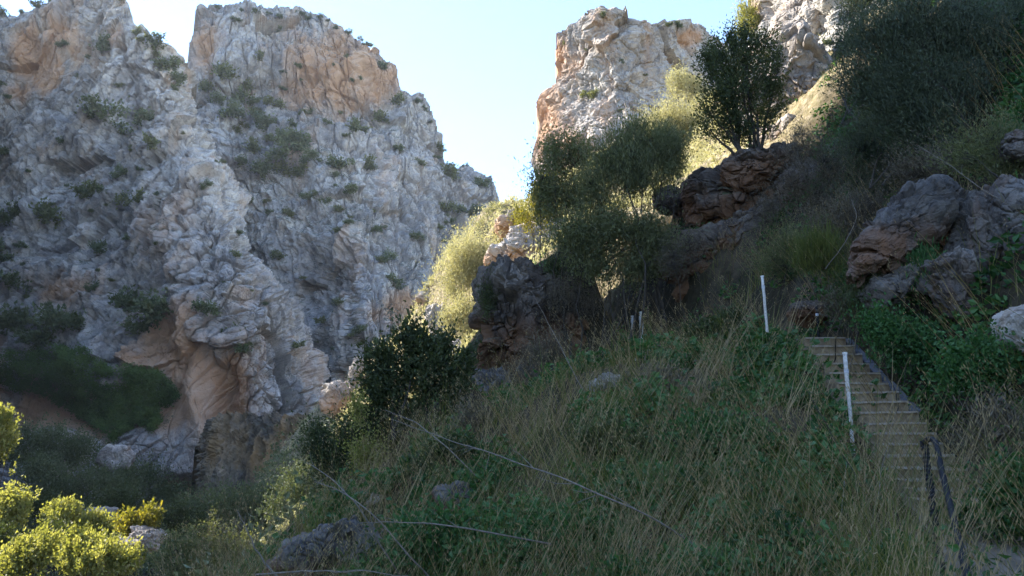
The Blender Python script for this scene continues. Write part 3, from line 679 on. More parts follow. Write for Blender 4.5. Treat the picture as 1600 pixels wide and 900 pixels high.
plant('shrub', 'dark shrub clinging to the rock wall right of its top', 'shrub', 880, 440, 27, [(868,420,22,18),(835,430,14,10)], 90, 40, .08, .035, .13, 'leaf_dark', 107, r0=.02, base=P(860,445,27))
# dark tree at the left edge of the near slope
plant('evergreen_tree', 'dense dark tree at the left edge of the slope, below the bright strip', 'tree', 650, 690, 21,
      [(640,535,40,22),(690,545,30,24),(600,565,28,22),(665,585,44,30),(590,610,30,24),(712,600,18,34),(640,640,36,24),(585,650,24,22),(620,600,24,20),(700,650,20,24),(725,560,12,20)],
      300, 42, .15, .08, .13, 'leaf_dark', 108, r0=.07, nb=5, spread=.4, frac=.6, **T)
plant('shrub', 'dark dense bush hanging below the dense dark tree on its left', 'shrub', 560, 745, 22,
      [(565,690,42,34),(520,720,34,30),(595,700,30,26),(500,690,18,20),(545,740,40,24)], 520, 38, .10, .05, .18, 'leaf_dark', 109, r0=.04, nb=4, spread=.4)
plant('shrub', 'yellow-green bush in front of the dense dark tree', 'shrub', 580, 730, 20,
      [(575,715,24,26),(600,745,20,18),(560,640,12,16)], 140, 26, .09, .045, .16, 'leaf_lime', 110, r0=.03, nb=3)
# pale sunlit bushes
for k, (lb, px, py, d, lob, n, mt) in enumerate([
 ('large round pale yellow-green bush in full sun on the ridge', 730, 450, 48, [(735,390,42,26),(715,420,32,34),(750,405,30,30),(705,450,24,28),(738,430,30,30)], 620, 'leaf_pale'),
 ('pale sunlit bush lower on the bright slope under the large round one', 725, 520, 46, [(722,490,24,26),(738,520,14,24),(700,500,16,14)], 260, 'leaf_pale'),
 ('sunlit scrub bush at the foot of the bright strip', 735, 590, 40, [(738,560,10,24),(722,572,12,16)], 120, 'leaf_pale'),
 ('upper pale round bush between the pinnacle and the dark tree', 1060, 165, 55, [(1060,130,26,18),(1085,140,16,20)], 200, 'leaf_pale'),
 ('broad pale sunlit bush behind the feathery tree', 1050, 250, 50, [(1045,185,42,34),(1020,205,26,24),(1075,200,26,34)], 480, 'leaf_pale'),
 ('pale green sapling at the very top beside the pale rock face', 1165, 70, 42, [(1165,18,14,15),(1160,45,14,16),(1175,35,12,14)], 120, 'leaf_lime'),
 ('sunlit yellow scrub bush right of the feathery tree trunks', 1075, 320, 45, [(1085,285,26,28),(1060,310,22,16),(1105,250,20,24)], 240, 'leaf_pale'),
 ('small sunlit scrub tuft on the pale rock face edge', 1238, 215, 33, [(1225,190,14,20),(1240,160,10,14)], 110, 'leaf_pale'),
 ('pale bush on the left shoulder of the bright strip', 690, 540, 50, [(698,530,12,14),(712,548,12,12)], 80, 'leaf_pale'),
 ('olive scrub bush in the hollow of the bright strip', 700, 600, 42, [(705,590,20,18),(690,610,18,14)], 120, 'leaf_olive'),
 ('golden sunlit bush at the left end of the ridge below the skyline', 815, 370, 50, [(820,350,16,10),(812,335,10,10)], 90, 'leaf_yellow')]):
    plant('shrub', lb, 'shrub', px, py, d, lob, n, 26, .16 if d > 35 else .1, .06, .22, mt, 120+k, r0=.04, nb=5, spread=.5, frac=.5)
# dark overhanging bush, top right
plant('shrub', 'huge dark feathery bush filling the top right corner', 'shrub', 1480, 235, 15.5,
      [(1370,60,52,50),(1430,40,70,50),(1500,50,70,60),(1570,70,50,70),(1350,130,40,44),(1420,130,70,50),(1490,140,60,50),(1560,150,44,44),(1390,185,50,34),(1460,190,56,32),(1600,20,40,50),(1540,200,50,34),(1590,180,30,36),(1440,225,40,24)],
      1700, 46, .095, .024, .15, 'leaf_blue', 140, r0=.022, nb=8, spread=.9, frac=.5, rnd_dir=.55, depth=.8)
plant('shrub', 'dark bush at the top edge, right of the pale rock face', 'shrub', 1330, 110, 24, [(1335,20,34,34),(1320,70,28,34),(1350,-10,40,34),(1420,-20,60,34)], 420, 40, .10, .035, .18, 'leaf_blue', 141, r0=.04, nb=5, spread=.5, rnd_dir=.6)
for k, (lb, px, py, d, lob, n, mt) in enumerate([
 ('grey dry twiggy bush below the pale rock face', 1270, 330, 20.5, [(1255,235,40,36),(1300,260,44,40),(1240,290,34,30),(1290,310,44,34)], 420, 'dry_twig'),
 ('hazy grey-green bush under the huge dark bush', 1370, 330, 17.5, [(1350,230,50,40),(1390,270,44,36),(1340,300,36,30),(1430,250,34,30)], 460, 'leaf_blue'),
 ('dull olive bush left of the arched slab', 1330, 370, 16.5, [(1325,340,34,26),(1290,360,28,24),(1360,330,26,20)], 260, 'dry_twig'),
 ('grey dry brush hanging over the left foot of the big crag', 1080, 420, 24.2, [(1075,385,34,26),(1050,410,30,22)], 120, 'dry_twig'),
 ('dry brush growing up the right side of the big crag', 1205, 380, 23, [(1200,330,30,34),(1235,360,30,30)], 170, 'dry_twig'),
 ('olive scrub between crag and the green fountain plant', 1240, 420, 19, [(1235,385,34,26),(1210,410,30,20),(1260,420,24,18)], 260, 'leaf_olive'),
 ('brown dry weeds in front of the rock wall', 850, 600, 22, [(840,560,34,26),(870,545,26,24),(815,590,26,18)], 200, 'dry_twig'),
 ('dry weeds on top of the rock wall right part', 890, 480, 26, [(890,455,30,22),(860,470,20,14),(925,470,24,20)], 200, 'dry_twig'),
 ('dark brush right of the lower end of the arched slab', 1370, 470, 12.5, [(1365,460,26,14),(1340,470,20,12)], 120, 'leaf_dark'),
 ('brown leafless brush on the earth above the pillars', 1480, 290, 14.6, [(1480,265,50,20),(1430,275,36,20),(1530,275,30,16)], 300, 'dry_twig'),
 ('dark bush over the rock pillars at the right edge', 1570, 270, 12.6, [(1560,225,36,26),(1600,250,30,34),(1510,250,34,20)], 260, 'leaf_olive')]):
    plant('shrub', lb, 'shrub', px, py, d, lob, n, 34, .08, .018, .16, mt, 150+k, r0=.02, nb=7, spread=.5, rnd_dir=.6, bark='bark')
plant('grass_tussock', 'bright green fountain of leaves left of the arched slab', 'plant', 1290, 430, 15.5, [(1285,400,32,26),(1262,408,18,18)], 150, 34, .22, .012, .1, 'grass_green', 160, r0=.008, nb=6, spread=.2, rnd_dir=.35, up=.6)
plant('grass_tussock', 'dark green tuft growing between the arched slab and the pillars', 'plant', 1440, 440, 12, [(1440,410,16,30),(1462,438,20,16)], 90, 26, .13, .02, .08, 'ground_leaf', 161, r0=.006, nb=4, spread=.1, rnd_dir=.5, up=.5)

# weeds and brambles that break up the near slope
for k, (lb, px, py, d, lob, n, mt, LW) in enumerate([
 ('leafy green bramble mound at the bottom centre-left, beside the leaning brown stone', 690, 860, 8.6, [(690,835,60,26),(640,850,34,20),(740,850,40,22)], 150, 'ground_leaf', (.07, .055)),
 ('broad green weed patch at the bottom centre', 880, 860, 7.6, [(880,840,70,22),(940,860,50,20),(820,860,40,20)], 170, 'ground_leaf', (.065, .055)),
 ('dark leafy mound in the middle of the grass slope', 960, 720, 10.2, [(950,695,50,24),(1000,705,40,20)], 150, 'leaf_dark', (.06, .045)),
 ('green bramble between the long dead branch and the steps', 1120, 700, 9.6, [(1110,680,60,22),(1170,690,36,20)], 160, 'ground_leaf', (.06, .05)),
 ('dry brown weed heap upslope of the middle mound', 1040, 620, 13, [(1030,600,48,22),(1080,610,30,16)], 150, 'dry_twig', (.08, .02)),
 ('grey dry bush on the slope below the rock wall', 760, 680, 15.5, [(760,655,50,26),(820,665,40,22)], 180, 'dry_twig', (.09, .02)),
 ('dark bush low on the slope left of the grey dry bush', 700, 735, 13, [(705,712,36,22),(670,725,26,16)], 130, 'leaf_dark', (.06, .04)),
 ('bright green weeds right of the upper steps', 1400, 560, 11.6, [(1400,530,44,30),(1440,560,34,26),(1370,505,26,20)], 190, 'ground_leaf', (.06, .05)),
 ('dense green bramble below the pale boulder at the right edge', 1540, 590, 9.4, [(1540,560,50,30),(1500,590,36,26),(1590,600,30,30)], 210, 'ground_leaf', (.06, .05)),
 ('brown dead brush right of the lower steps', 1560, 700, 8.0, [(1560,670,44,30),(1530,700,30,20)], 170, 'dry_twig', (.08, .016)),
 ('green weeds beside the handrail at the right edge', 1590, 800, 6.6, [(1590,770,36,34),(1560,800,24,20)], 110, 'ground_leaf', (.06, .05)),
 ('dark leafy weeds just left of the upper white post', 1150, 530, 16, [(1140,510,36,18),(1100,520,30,14)], 130, 'leaf_dark', (.07, .05)),
 ('tangled grey brush above the steps, under the arched slab', 1330, 500, 14, [(1320,480,40,20),(1360,490,30,18)], 170, 'dry_twig', (.08, .018)),
 ('low dark bush by the flat brownish rock at the bottom edge', 620, 900, 9.6, [(610,880,34,20),(570,900,30,16)], 110, 'leaf_dark', (.06, .04))]):
    plant('weed_clump', lb, 'plant', px, py, d, lob, n, 20, LW[0]*(d/9)**.4, LW[1]*(d/9)**.4, .075, mt, 400+k, r0=.009, nb=6, spread=.25, frac=.6, twig=.003, rnd_dir=.8, shell=.5)

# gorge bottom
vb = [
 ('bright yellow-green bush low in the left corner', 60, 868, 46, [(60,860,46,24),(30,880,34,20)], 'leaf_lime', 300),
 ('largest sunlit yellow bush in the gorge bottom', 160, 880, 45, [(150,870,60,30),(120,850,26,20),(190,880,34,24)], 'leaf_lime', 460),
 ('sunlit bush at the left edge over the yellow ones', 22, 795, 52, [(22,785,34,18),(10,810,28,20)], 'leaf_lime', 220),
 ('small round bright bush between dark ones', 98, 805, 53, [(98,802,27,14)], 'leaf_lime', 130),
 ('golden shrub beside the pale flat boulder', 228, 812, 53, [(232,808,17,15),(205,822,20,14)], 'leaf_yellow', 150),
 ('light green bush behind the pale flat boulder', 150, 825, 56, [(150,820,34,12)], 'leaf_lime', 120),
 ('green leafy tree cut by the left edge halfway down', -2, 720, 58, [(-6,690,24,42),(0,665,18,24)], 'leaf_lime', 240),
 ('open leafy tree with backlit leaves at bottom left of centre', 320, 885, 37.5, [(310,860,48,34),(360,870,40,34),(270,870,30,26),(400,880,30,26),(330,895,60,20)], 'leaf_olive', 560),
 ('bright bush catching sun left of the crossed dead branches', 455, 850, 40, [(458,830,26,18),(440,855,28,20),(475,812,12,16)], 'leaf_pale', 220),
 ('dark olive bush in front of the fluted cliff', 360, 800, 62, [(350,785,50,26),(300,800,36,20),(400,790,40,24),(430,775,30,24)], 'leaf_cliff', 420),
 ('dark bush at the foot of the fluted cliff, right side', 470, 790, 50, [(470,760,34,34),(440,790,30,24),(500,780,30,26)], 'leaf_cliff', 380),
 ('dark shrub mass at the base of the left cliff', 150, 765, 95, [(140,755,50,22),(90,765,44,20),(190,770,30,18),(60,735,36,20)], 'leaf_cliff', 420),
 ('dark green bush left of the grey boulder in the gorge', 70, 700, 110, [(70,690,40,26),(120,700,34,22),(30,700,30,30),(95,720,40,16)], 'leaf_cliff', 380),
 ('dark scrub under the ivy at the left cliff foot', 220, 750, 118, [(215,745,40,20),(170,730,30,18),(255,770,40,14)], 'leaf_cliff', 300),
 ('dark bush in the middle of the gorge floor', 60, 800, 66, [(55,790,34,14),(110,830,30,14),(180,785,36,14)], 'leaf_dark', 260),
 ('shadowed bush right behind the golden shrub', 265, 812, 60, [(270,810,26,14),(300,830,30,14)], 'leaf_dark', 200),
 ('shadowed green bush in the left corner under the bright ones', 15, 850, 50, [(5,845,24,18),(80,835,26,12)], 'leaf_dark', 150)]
for k, (lb, px, py, d, lob, mt, n) in enumerate(vb):
    s = d/48.
    lm = mt in ('leaf_lime', 'leaf_yellow')
    plant('shrub' if 'tree' not in lb else 'leafy_tree', lb, 'tree' if 'tree' in lb else 'shrub', px, py, d, lob, int(n*(.75 if lm else 1)), 24, (.23 if lm else .17)*s if d > 35 else .11, ((.14 if lm else .09)*s if d > 35 else .06), (.15*s if mt in ('leaf_lime', 'leaf_yellow') else .22*s), mt, 200+k, r0=.05, nb=4, spread=.5, frac=.35, twig=.012, shell=.45,
          **({'wood': 'trunk', 'leafn': 'crown'} if 'tree' in lb else {}))

# ------------------------------------------------------------------ shrubs on the cliffs
def cliff_shrub_mesh(seed, n=70, nl=9, squash=.7):
    rng = np.random.default_rng(seed)
    lob = [[rng.normal()*.45, rng.normal()*.3, abs(rng.normal())*.3, .6*rng.uniform(.6, 1), .6, .5*squash*rng.uniform(.7, 1.1)] for _ in range(4)]
    C, g = crown(lob, n, nl, .26, .17, .13, rng, shell=.4)
    return g.mesh('shrub')
SM = [cliff_shrub_mesh(300+i) for i in range(7)]
for m_ in SM: m_.materials.append(M['leaf_cliff'])
SMO = [cliff_shrub_mesh(320+i, 60, 9, .8) for i in range(3)]
for m_ in SMO: m_.materials.append(M['leaf_olive'])
class Cl:
    def __init__(s, V, N, back=True):
        s.V = V.reshape(-1, 3)[::3]; s.N = N.reshape(-1, 3)[::3]; s.px, s.py = proj(s.V); s.d = s.V[:, 1]
    def at(s, px, py, tol=5):
        m = np.hypot(s.px-px, s.py-py); k = np.nonzero(m < tol)[0]
        if len(k) == 0: k = np.array([m.argmin()])
        j = k[s.d[k].argmin()]; return s.V[j], s.N[j]
cA, cB, cD, cF, cC = Cl(VA, NA), Cl(VB, NB), Cl(VD, ND), Cl(VF, NF), Cl(VC, NC)
rng = np.random.default_rng(77)
def put(cl, px, py, rpx, label, group=None, meshes=SM, name='shrub', sc_=(1, 1, 1)):
    p, n_ = cl.at(px, py); s = rpx*p[1]/F
    o = bpy.data.objects.new(name, meshes[rng.integers(len(meshes))]); COL.objects.link(o)
    o.location = [float(v) for v in p+n_*s*.1]; o.rotation_euler = (rng.normal()*.15, rng.normal()*.15, rng.uniform(0, 6.3))
    o.scale = (s*sc_[0], s*sc_[1], s*sc_[2]); tag(o, label, 'shrub', group); return o
big = [('B',165,78,20,'dark bush in the hollow under the top of the left cliff'),('B',150,178,24,'dark bush at the left end of the ledge high on the left cliff'),
 ('B',178,192,26,'widest dark bush on the high ledge of the left cliff'),('B',215,188,22,'dark bush at the right end of the high ledge, left cliff'),
 ('B',235,235,16,'olive bush right below the high ledge of the left cliff'),('B',197,315,19,'olive bush in the centre of the left cliff face'),
 ('B',192,272,11,'small round bush above the centre of the left cliff'),('B',15,340,24,'dark bush at the left edge, middle of the left cliff'),
 ('B',75,345,26,'dull bush in the left gully of the left cliff'),('B',140,300,22,'olive bush over the left gully of the left cliff'),('B',20,450,26,'dark bush low at the left edge above the ivy'),
 ('B',0,405,18,'small dark bush cut by the left edge of the view'),('B',205,480,32,'left one of two big dark bushes above the orange overhang'),
 ('B',250,495,34,'right one of two big dark bushes above the orange overhang'),('B',230,515,24,'dark bush hanging under the two big ones above the overhang'),
 ('B',325,490,17,'small dark bush right of the orange overhang'),('B',360,546,21,'round dark bush alone on the lower right of the left cliff'),
 ('B',30,515,36,'wide dark bush left above the ivy patch'),('B',85,505,30,'dark bush just above the middle of the ivy patch'),('B',125,510,20,'dark bush right above the ivy patch'),
 ('B',60,530,30,'dark bush touching the top of the ivy patch'),('B',245,75,18,'dark bush on the right rim of the left cliff top'),('B',262,105,22,'dark hanging bush on the right rim of the left cliff'),
 ('B',275,125,14,'lower hanging bush on the right rim of the left cliff'),
 ('A',350,122,24,'pale sunlit bush in the notch between the two cliffs'),('A',325,140,16,'dark bush in the notch below the pale one'),
 ('A',385,165,22,'upper dark bush under the left top of the far peak'),('A',405,190,22,'dark bush under the left top of the far peak, lower one'),
 ('A',365,180,20,'dark bush left in the group under the far peak top'),('A',465,228,24,'big dark bush in the centre under the orange face'),
 ('A',437,245,22,'dark bush left of the big central one on the far peak'),('A',412,272,20,'dark bush at the head of the gully between the cliffs'),
 ('A',620,440,15,'dark bush low on the far peak near the ridge'),('A',535,262,18,'wide dark bush below the ledge of the far peak'),
 ('A',600,104,11,'dark bush sticking out from the right rim of the far peak'),('A',772,340,13,'dark bush at the foot of the far peak skyline'),
 ('A',756,288,12,'feathery dark bush on the low right skyline of the far peak'),('A',552,302,13,'dark bush in the middle of the lower far peak'),
 ('A',455,215,20,'upper bush of the dark trio in the centre of the far peak'),('A',400,232,20,'dull bush in the gully between the two cliffs'),('A',345,160,16,'bush at the left of the notch group'),('A',430,160,14,'olive bush under the summit of the far peak'),('A',385,140,16,'dull bush right of the pale sunlit one in the notch'),('A',412,95,14,'olive bush on the summit block of the far peak'),('A',560,200,18,'olive bush on the ledge right under the orange face'),('A',590,190,16,'olive bush at the right end of the orange face ledge'),('A',620,160,14,'dull bush where the orange face meets the right rim'),('A',450,270,22,'dull bush below the dark trio on the far peak'),('A',700,330,14,'dull bush on the lower right of the far peak'),('A',485,245,13,'small bush beside the big central one on the far peak'),('A',511,193,8,'tiny bush on the ledge under the orange face'),
 ('D',940,22,8,'small bush on the summit of the pinnacle'),('D',1040,42,7,'left tiny tree on the flat top of the pinnacle'),('D',1062,40,8,'right tiny tree on the flat top of the pinnacle'),
 ('D',925,150,12,'olive tuft on the front of the pinnacle'),('D',915,150,10,'pale tuft on the sunlit side of the pinnacle')]
MAP = {'A': cA, 'B': cB, 'D': cD}
for c, x, y, r_, lb in big:
    ms = SMO if ('olive' in lb or 'pale' in lb or 'dull' in lb) else SM
    put(MAP[c], x, y, r_, lb, None, ms)
def scatter(cl, n, box, lb, grp, r0, r1, test=None):
    k = 0
    while k < n:
        x = rng.uniform(box[0], box[2]); y = rng.uniform(box[1], box[3])
        if test and not test(x, y): continue
        nv = fbm(np.array([[x/70., y/70., 3.3]]), 2, 5)[0]
        if rng.random() > sstep(-.35, .25, nv)+.12: continue
        put(cl, x, y, rng.uniform(r0, r1)*(1+.5*(rng.random() < .15)), lb, grp, SM if rng.random() < .7 else SMO, sc_=(1, 1, rng.uniform(.7, 1.1))); k += 1
tA = lambda x, y: x < 800 and y > np.interp(x, [285,305,340,480,560,612,700,765,800], [110,35,12,30,56,112,225,308,360])+3 and x > np.interp(y, [90,200,330,450,560,640], [290,340,395,435,500,530])
ORD = ['first', 'second', 'third', 'fourth', 'fifth', 'sixth', 'seventh', 'eighth', 'ninth', 'tenth', 'eleventh', 'twelfth', 'thirteenth', 'fourteenth', 'fifteenth', 'sixteenth', 'seventeenth', 'eighteenth', 'nineteenth', 'twentieth']
ORD += ['twenty-'+w_ for w_ in ORD[:9]]+['thirtieth']+['thirty-'+w_ for w_ in ORD[:9]]
def relabel(bands):
    """name the scattered bushes by their row on the rock and their place in it, counted from the left"""
    dgroups = {}
    for o in list(COL.objects):
        if o.get('group') in bands: dgroups.setdefault(o['group'], []).append(o)
    for gname, (what, rows) in bands.items():
        os_ = dgroups.get(gname, [])
        for o in os_: o['_p'] = [float(v) for v in np.ravel(proj(np.array(o.location)))]
        for lo, hi, rn in rows:
            sel = sorted([o for o in os_ if lo <= o['_p'][1] < hi], key=lambda o: o['_p'][0])
            for i, o in enumerate(sel): o['label'] = (what+' '+rn+', '+ORD[min(i, len(ORD)-1)]+' from the left')
        for o in os_: del o['_p']
scatter(cA, 68, (300, 150, 800, 600), 'small dark bush scattered over the lower slopes of the far peak', 'small bushes on the far peak', 4, 13, tA)
scatter(cA, 14, (300, 20, 640, 190), 'little bush on the orange upper face of the far peak', 'little bushes on the orange face', 3, 6, tA)
for x, y in [(345,10),(378,14),(402,20),(425,22),(440,25),(470,26),(482,28),(497,30),(515,36),(530,42),(548,48),(562,55),(575,64),(655,162),(668,172),(676,190),(703,235),(712,240),(727,255),(745,278),(785,335)]:
    put(cA, x, y, rng.uniform(4, 8), 'small bush on the skyline rim of the far peak', 'skyline bushes of the far peak')
scatter(cB, 52, (0, 60, 480, 600), 'small dark bush dotted over the face of the left cliff', 'small bushes on the left cliff', 3, 9, lambda x, y: x < np.interp(y, [60,110,200,330,450,600], [215,265,325,385,430,500]) and not (y > 540 and x < 290))
for x, y in [(8,8),(30,4),(52,2),(75,-2),(190,2),(212,50),(222,60),(232,66),(250,88)]:
    put(cB, x, y, rng.uniform(6, 11), 'bush on the top rim of the left cliff', 'rim bushes of the left cliff', SMO)
scatter(cD, 13, (860, 60, 1110, 300), 'small tuft on the pinnacle face', 'small tufts on the pinnacle', 2, 5)
scatter(cF, 10, (1200, 20, 1300, 230), 'dry tuft on the pale rock face', 'tufts on the pale rock face', 4, 8)

relabel({'small bushes on the far peak': ('small dark bush', [(-999, 225, 'just below the orange face'), (225, 275, 'on the upper slope of the far peak'), (275, 325, 'above the middle of the far peak'), (325, 375, 'at mid height of the far peak'), (375, 430, 'below the middle of the far peak'), (430, 500, 'low on the far peak'), (500, 999, 'at the very foot of the far peak')]),
 'small bushes on the left cliff': ('small dark bush', [(-999, 130, 'near the top of the left cliff'), (130, 200, 'high on the left cliff'), (200, 280, 'on the upper half of the left cliff'), (280, 360, 'at mid height of the left cliff'), (360, 440, 'below the middle of the left cliff'), (440, 520, 'low on the left cliff'), (520, 999, 'at the foot of the left cliff')]),
 'small tufts on the pinnacle': ('small tuft', [(-999, 120, 'near the top of the pinnacle'), (120, 200, 'at mid height of the pinnacle'), (200, 999, 'low on the pinnacle')]),
 'little bushes on the orange face': ('little bush', [(-999, 70, 'high on the orange face'), (70, 120, 'across the orange face'), (120, 999, 'low on the orange face')]),
 'skyline bushes of the far peak': ('small bush on the skyline', [(-999, 999, 'rim of the far peak')]),
 'rim bushes of the left cliff': ('bush on the top', [(-999, 999, 'rim of the left cliff')]),
 'tufts on the pale rock face': ('dry tuft', [(-999, 110, 'high on the pale rock face'), (110, 999, 'low on the pale rock face')])})
# ivy hanging over the orange overhang
rng = np.random.default_rng(9)
pol = np.array([(2,575),(30,552),(100,546),(150,556),(185,585),(225,580),(262,592),(278,615),(272,640),(235,662),(200,676),(170,682),(135,655),(95,632),(50,612),(5,606)], float)
def inpoly(x, y, q):
    r_ = np.zeros(x.shape, bool); j = len(q)-1
    for i in range(len(q)):
        c = ((q[i, 1] > y) != (q[j, 1] > y)) & (x < (q[j, 0]-q[i, 0])*(y-q[i, 1])/(q[j, 1]-q[i, 1]+1e-9)+q[i, 0]); r_ ^= c; j = i
    return r_
Vb = VB.reshape(-1, 3); px, py = proj(Vb); wob = 17*perlin(np.stack([px/25, py/25, px*0], -1), 3)
m = inpoly(px+wob, py+wob, pol) & ~(np.hypot((px-178)/26, (py-597)/9) < 1)
k = np.nonzero(m)[0]; k = rng.choice(k, min(60000, len(k)*5)); nn = len(k)
Nb = NB.reshape(-1, 3)[k]; cl = sstep(-.4, .4, perlin(Vb[k]/2.5, 8))
pp = Vb[k]+Nb*(rng.random((nn, 1))*(1.2+2.5*cl[:, None]))+rng.normal(size=(nn, 3))*.35
g = Geo(); c0 = P(140, 610, 168); g.leaves(pp-c0, Nb*.5+rng.normal(size=(nn, 3))*.7+[0, 0, -.3], rng.uniform(.3, .6, nn), rng.uniform(.22, .4, nn), np.clip(cl*.5+rng.random(nn)*.5, 0, 1), rng)
tag(obj('ivy', g.mesh('ivy'), M['leaf_ivy'], None, c0), 'large dark green ivy patch draped over the orange overhang', 'ivy')

# ------------------------------------------------------------------ posts, railing
def post(label, px, y0, y1, d, w_, mat, lean=0, cap=None):
    b = P(px+lean, y1, d); t = P(px, y0, d-.0)
    r_ = w_*d/F/2; e = empty('fence_post', b, label, 'post')
    g = Geo(); tt = np.linspace(0, 1, 9)[:, None]; pts = tt*(t-b)+(1-tt)*np.array([0, 0, -.35]); pts[0] = [0, 0, -.35]
    pts[1:-1] += rng.normal(size=(7, 3))*r_*.08
    g.tube(pts, r_*rng.uniform(.9, 1.12, 9), 8); obj('shaft', g.mesh('shaft', True), M[mat], e)
    g = Geo(); g.tube(np.array([t-b+[0, 0, -.015], t-b+[0, 0, .012], t-b+[0, 0, .016]]), [r_*1.3, r_*1.3, r_*.5], 8); obj('cap', g.mesh('cap', True), M[mat], e)
    g = Geo(); q = (t-b)*.82; g.tube(np.array([q-[0, 0, r_], q+[0, 0, r_]]), [r_*1.22]*2, 8); obj('collar', g.mesh('collar', True), M['post_grey'], e)
    return e
post('tall white post on the path above the top step', 1191, 432, 526, 14.9, 4.6, 'post_white', 9)
post('white post with peeling paint beside the middle of the steps', 1320, 552, 712, 10.2, 6, 'post_white', 14)
post('thin dark stake at the right of the top step', 1276, 480, 546, 14.3, 4, 'black', 4)
post('leftmost far post, alone on the far path', 917, 455, 512, 29.5, 5, 'post_grey', 0)
post('paler right one of the two far posts standing together', 1002, 488, 540, 25.0, 6, 'post_white', -1)
post('thinner left one of the two far posts standing together', 988, 494, 540, 25.2, 4, 'post_grey', -1)
hb = P(1478, 905, 5.4); e = empty('handrail', hb, 'black steel handrail with a ribbed post at the bottom right', 'handrail')
g = Geo(); tp = P(1444, 690, 6.1); bt = P(1474, 905, 5.6); bt = bt-np.array([0, 0, .25])
n_ = 260; tt = np.linspace(0, 1, n_)[:, None]; pts = bt+(tp-bt)*tt-hb; rib = .027+.003*np.sin(np.arange(n_)*.9)
g.tube(pts, rib, 12); obj('post', g.mesh('post'), M['black'], e)
g = Geo(); cp = np.array([P(1444,694,6.1), P(1448,687,6.02), P(1456,685,5.9), P(1463,692,5.75), P(1470,730,5.5), P(1480,770,5.25), P(1492,820,4.8), P(1504,870,4.3), P(1520,930,3.7), P(1540,1010,3.1)])-hb
cs = resample(cp, .04); cs = np.vstack([cs[:1], (cs[:-2]+cs[1:-1]+cs[2:])/3, cs[-1:]]); g.tube(cs, .021, 12); obj('rail', g.mesh('rail', True), M['black'], e)
g = Geo(); q = P(1444,693,6.1)-hb; g.tube(np.array([q-[0, 0, .03], q+[0, 0, .02]]), [.032, .032], 10); obj('joint', g.mesh('joint', True), M['black'], e)

# ------------------------------------------------------------------ dead branches and stalks
def branch(label, pts, r0, seed, twigs=5, mat='deadwood', name='dead_branch', r1=.25, cat='branch', tl=.35):
    rng = np.random.default_rng(seed); p = np.array([P(*q) for q in pts]); b = p[0].copy()
    s = resample(p, .05)-b
    if len(s) > 8:
        for _ in range(6): s[1:-1] = (s[:-2]+s[1:-1]*2+s[2:])/4
    t_ = np.linspace(0, 1, len(s))
    s = s+np.stack([perlin(np.stack([t_*7+k*5, t_*0+seed, t_*0], -1), 7) for k in range(3)], -1)*.02
    r0 = r0*.8; g = Geo(); g.tube(s, r0*(1-(1-r1)*t_), 6)
    for _ in range(twigs):
        i = rng.integers(int(len(s)*.25), len(s)-2); dv = s[i+1]-s[i]; dv /= np.linalg.norm(dv); dv = dv+rng.normal(size=3)*.55; dv /= np.linalg.norm(dv)
        L = rng.uniform(.3, 1)*tl; q = np.array([s[i], s[i]+dv*L*.5, s[i]+dv*L+rng.normal(size=3)*L*.12]); rr_ = r0*(1-(1-r1)*t_[i])*.55
        g.tube(q, [rr_, rr_*.7, rr_*.3], 4)
    tag(obj(name, g.mesh(name, True), M[mat], None, b), label, cat)
branch('long bare dead branch slanting across the centre of the grass', [(1130,880,6.5),(1060,835,6.0),(980,790,5.8),(860,740,6.0),(800,718,6.3),(690,684,7),(610,655,8)], .011, 1, 14)
branch('pale dead branch rising to the left in the lower left centre', [(640,925,8.6),(600,860,8.2),(560,790,8),(515,745,8.1),(478,722,8.3)], .016, 2, 7)
branch('second dead branch crossing the pale one, lower left', [(700,935,8),(650,880,7.6),(580,800,7.6),(530,765,7.8),(490,752,8)], .015, 3, 7)
branch('thin dead branch lying level across the lower middle', [(860,850,7),(780,835,6.6),(700,820,6.6),(600,815,7.2),(560,818,8)], .012, 4, 7)
branch('bleached bare branch standing in the bottom left corner area', [(440,905,9.6),(415,885,9.6),(390,838,9.6),(370,796,9.6)], .019, 5, 4)
branch('dead branch lying along the bottom edge left of centre', [(400,898,8.6),(470,893,8),(560,892,7.4),(640,900,7)], .016, 6, 5)
branch('dark stick leaning in front of the dense dark tree', [(760,760,11.5),(700,700,11.5),(650,660,12),(600,640,12.6)], .016, 7, 6)
branch('long pale reed standing at the foot of the white stair post', [(1304,905,7.0),(1314,800,7.4),(1324,712,8)], .011, 8, 0, name='reed', cat='reed')
branch('white cane leaning left of the black railing', [(1350,880,7),(1385,700,7.6),(1400,640,8.2)], .006, 9, 2, name='reed', cat='reed')
branch('grey twig arching over the far grass below the two posts', [(1000,575,17),(1060,558,17),(1110,530,17),(1140,512,17.4)], .02, 10, 5)
branch('pale stem leaning right on the slope below the rock wall', [(930,640,13),(900,590,13.4),(870,530,14),(830,455,15)], .012, 11, 3, name='reed', cat='reed')
branch('dark thin stem crossing the steps from the left', [(1345,760,7.6),(1300,680,7.8),(1250,590,8),(1215,520,8.4)], .007, 12, 3, name='reed', cat='reed', mat='bark')
branch('dry stick leaning over the arched slab from the right', [(1600,330,11),(1540,300,11.2),(1480,255,11.6),(1430,225,12)], .012, 13, 8)
branch('bare grey twig in the brush left of the arched slab', [(1290,420,15),(1320,380,14.6),(1340,340,14.6),(1330,310,15)], .013, 14, 8)

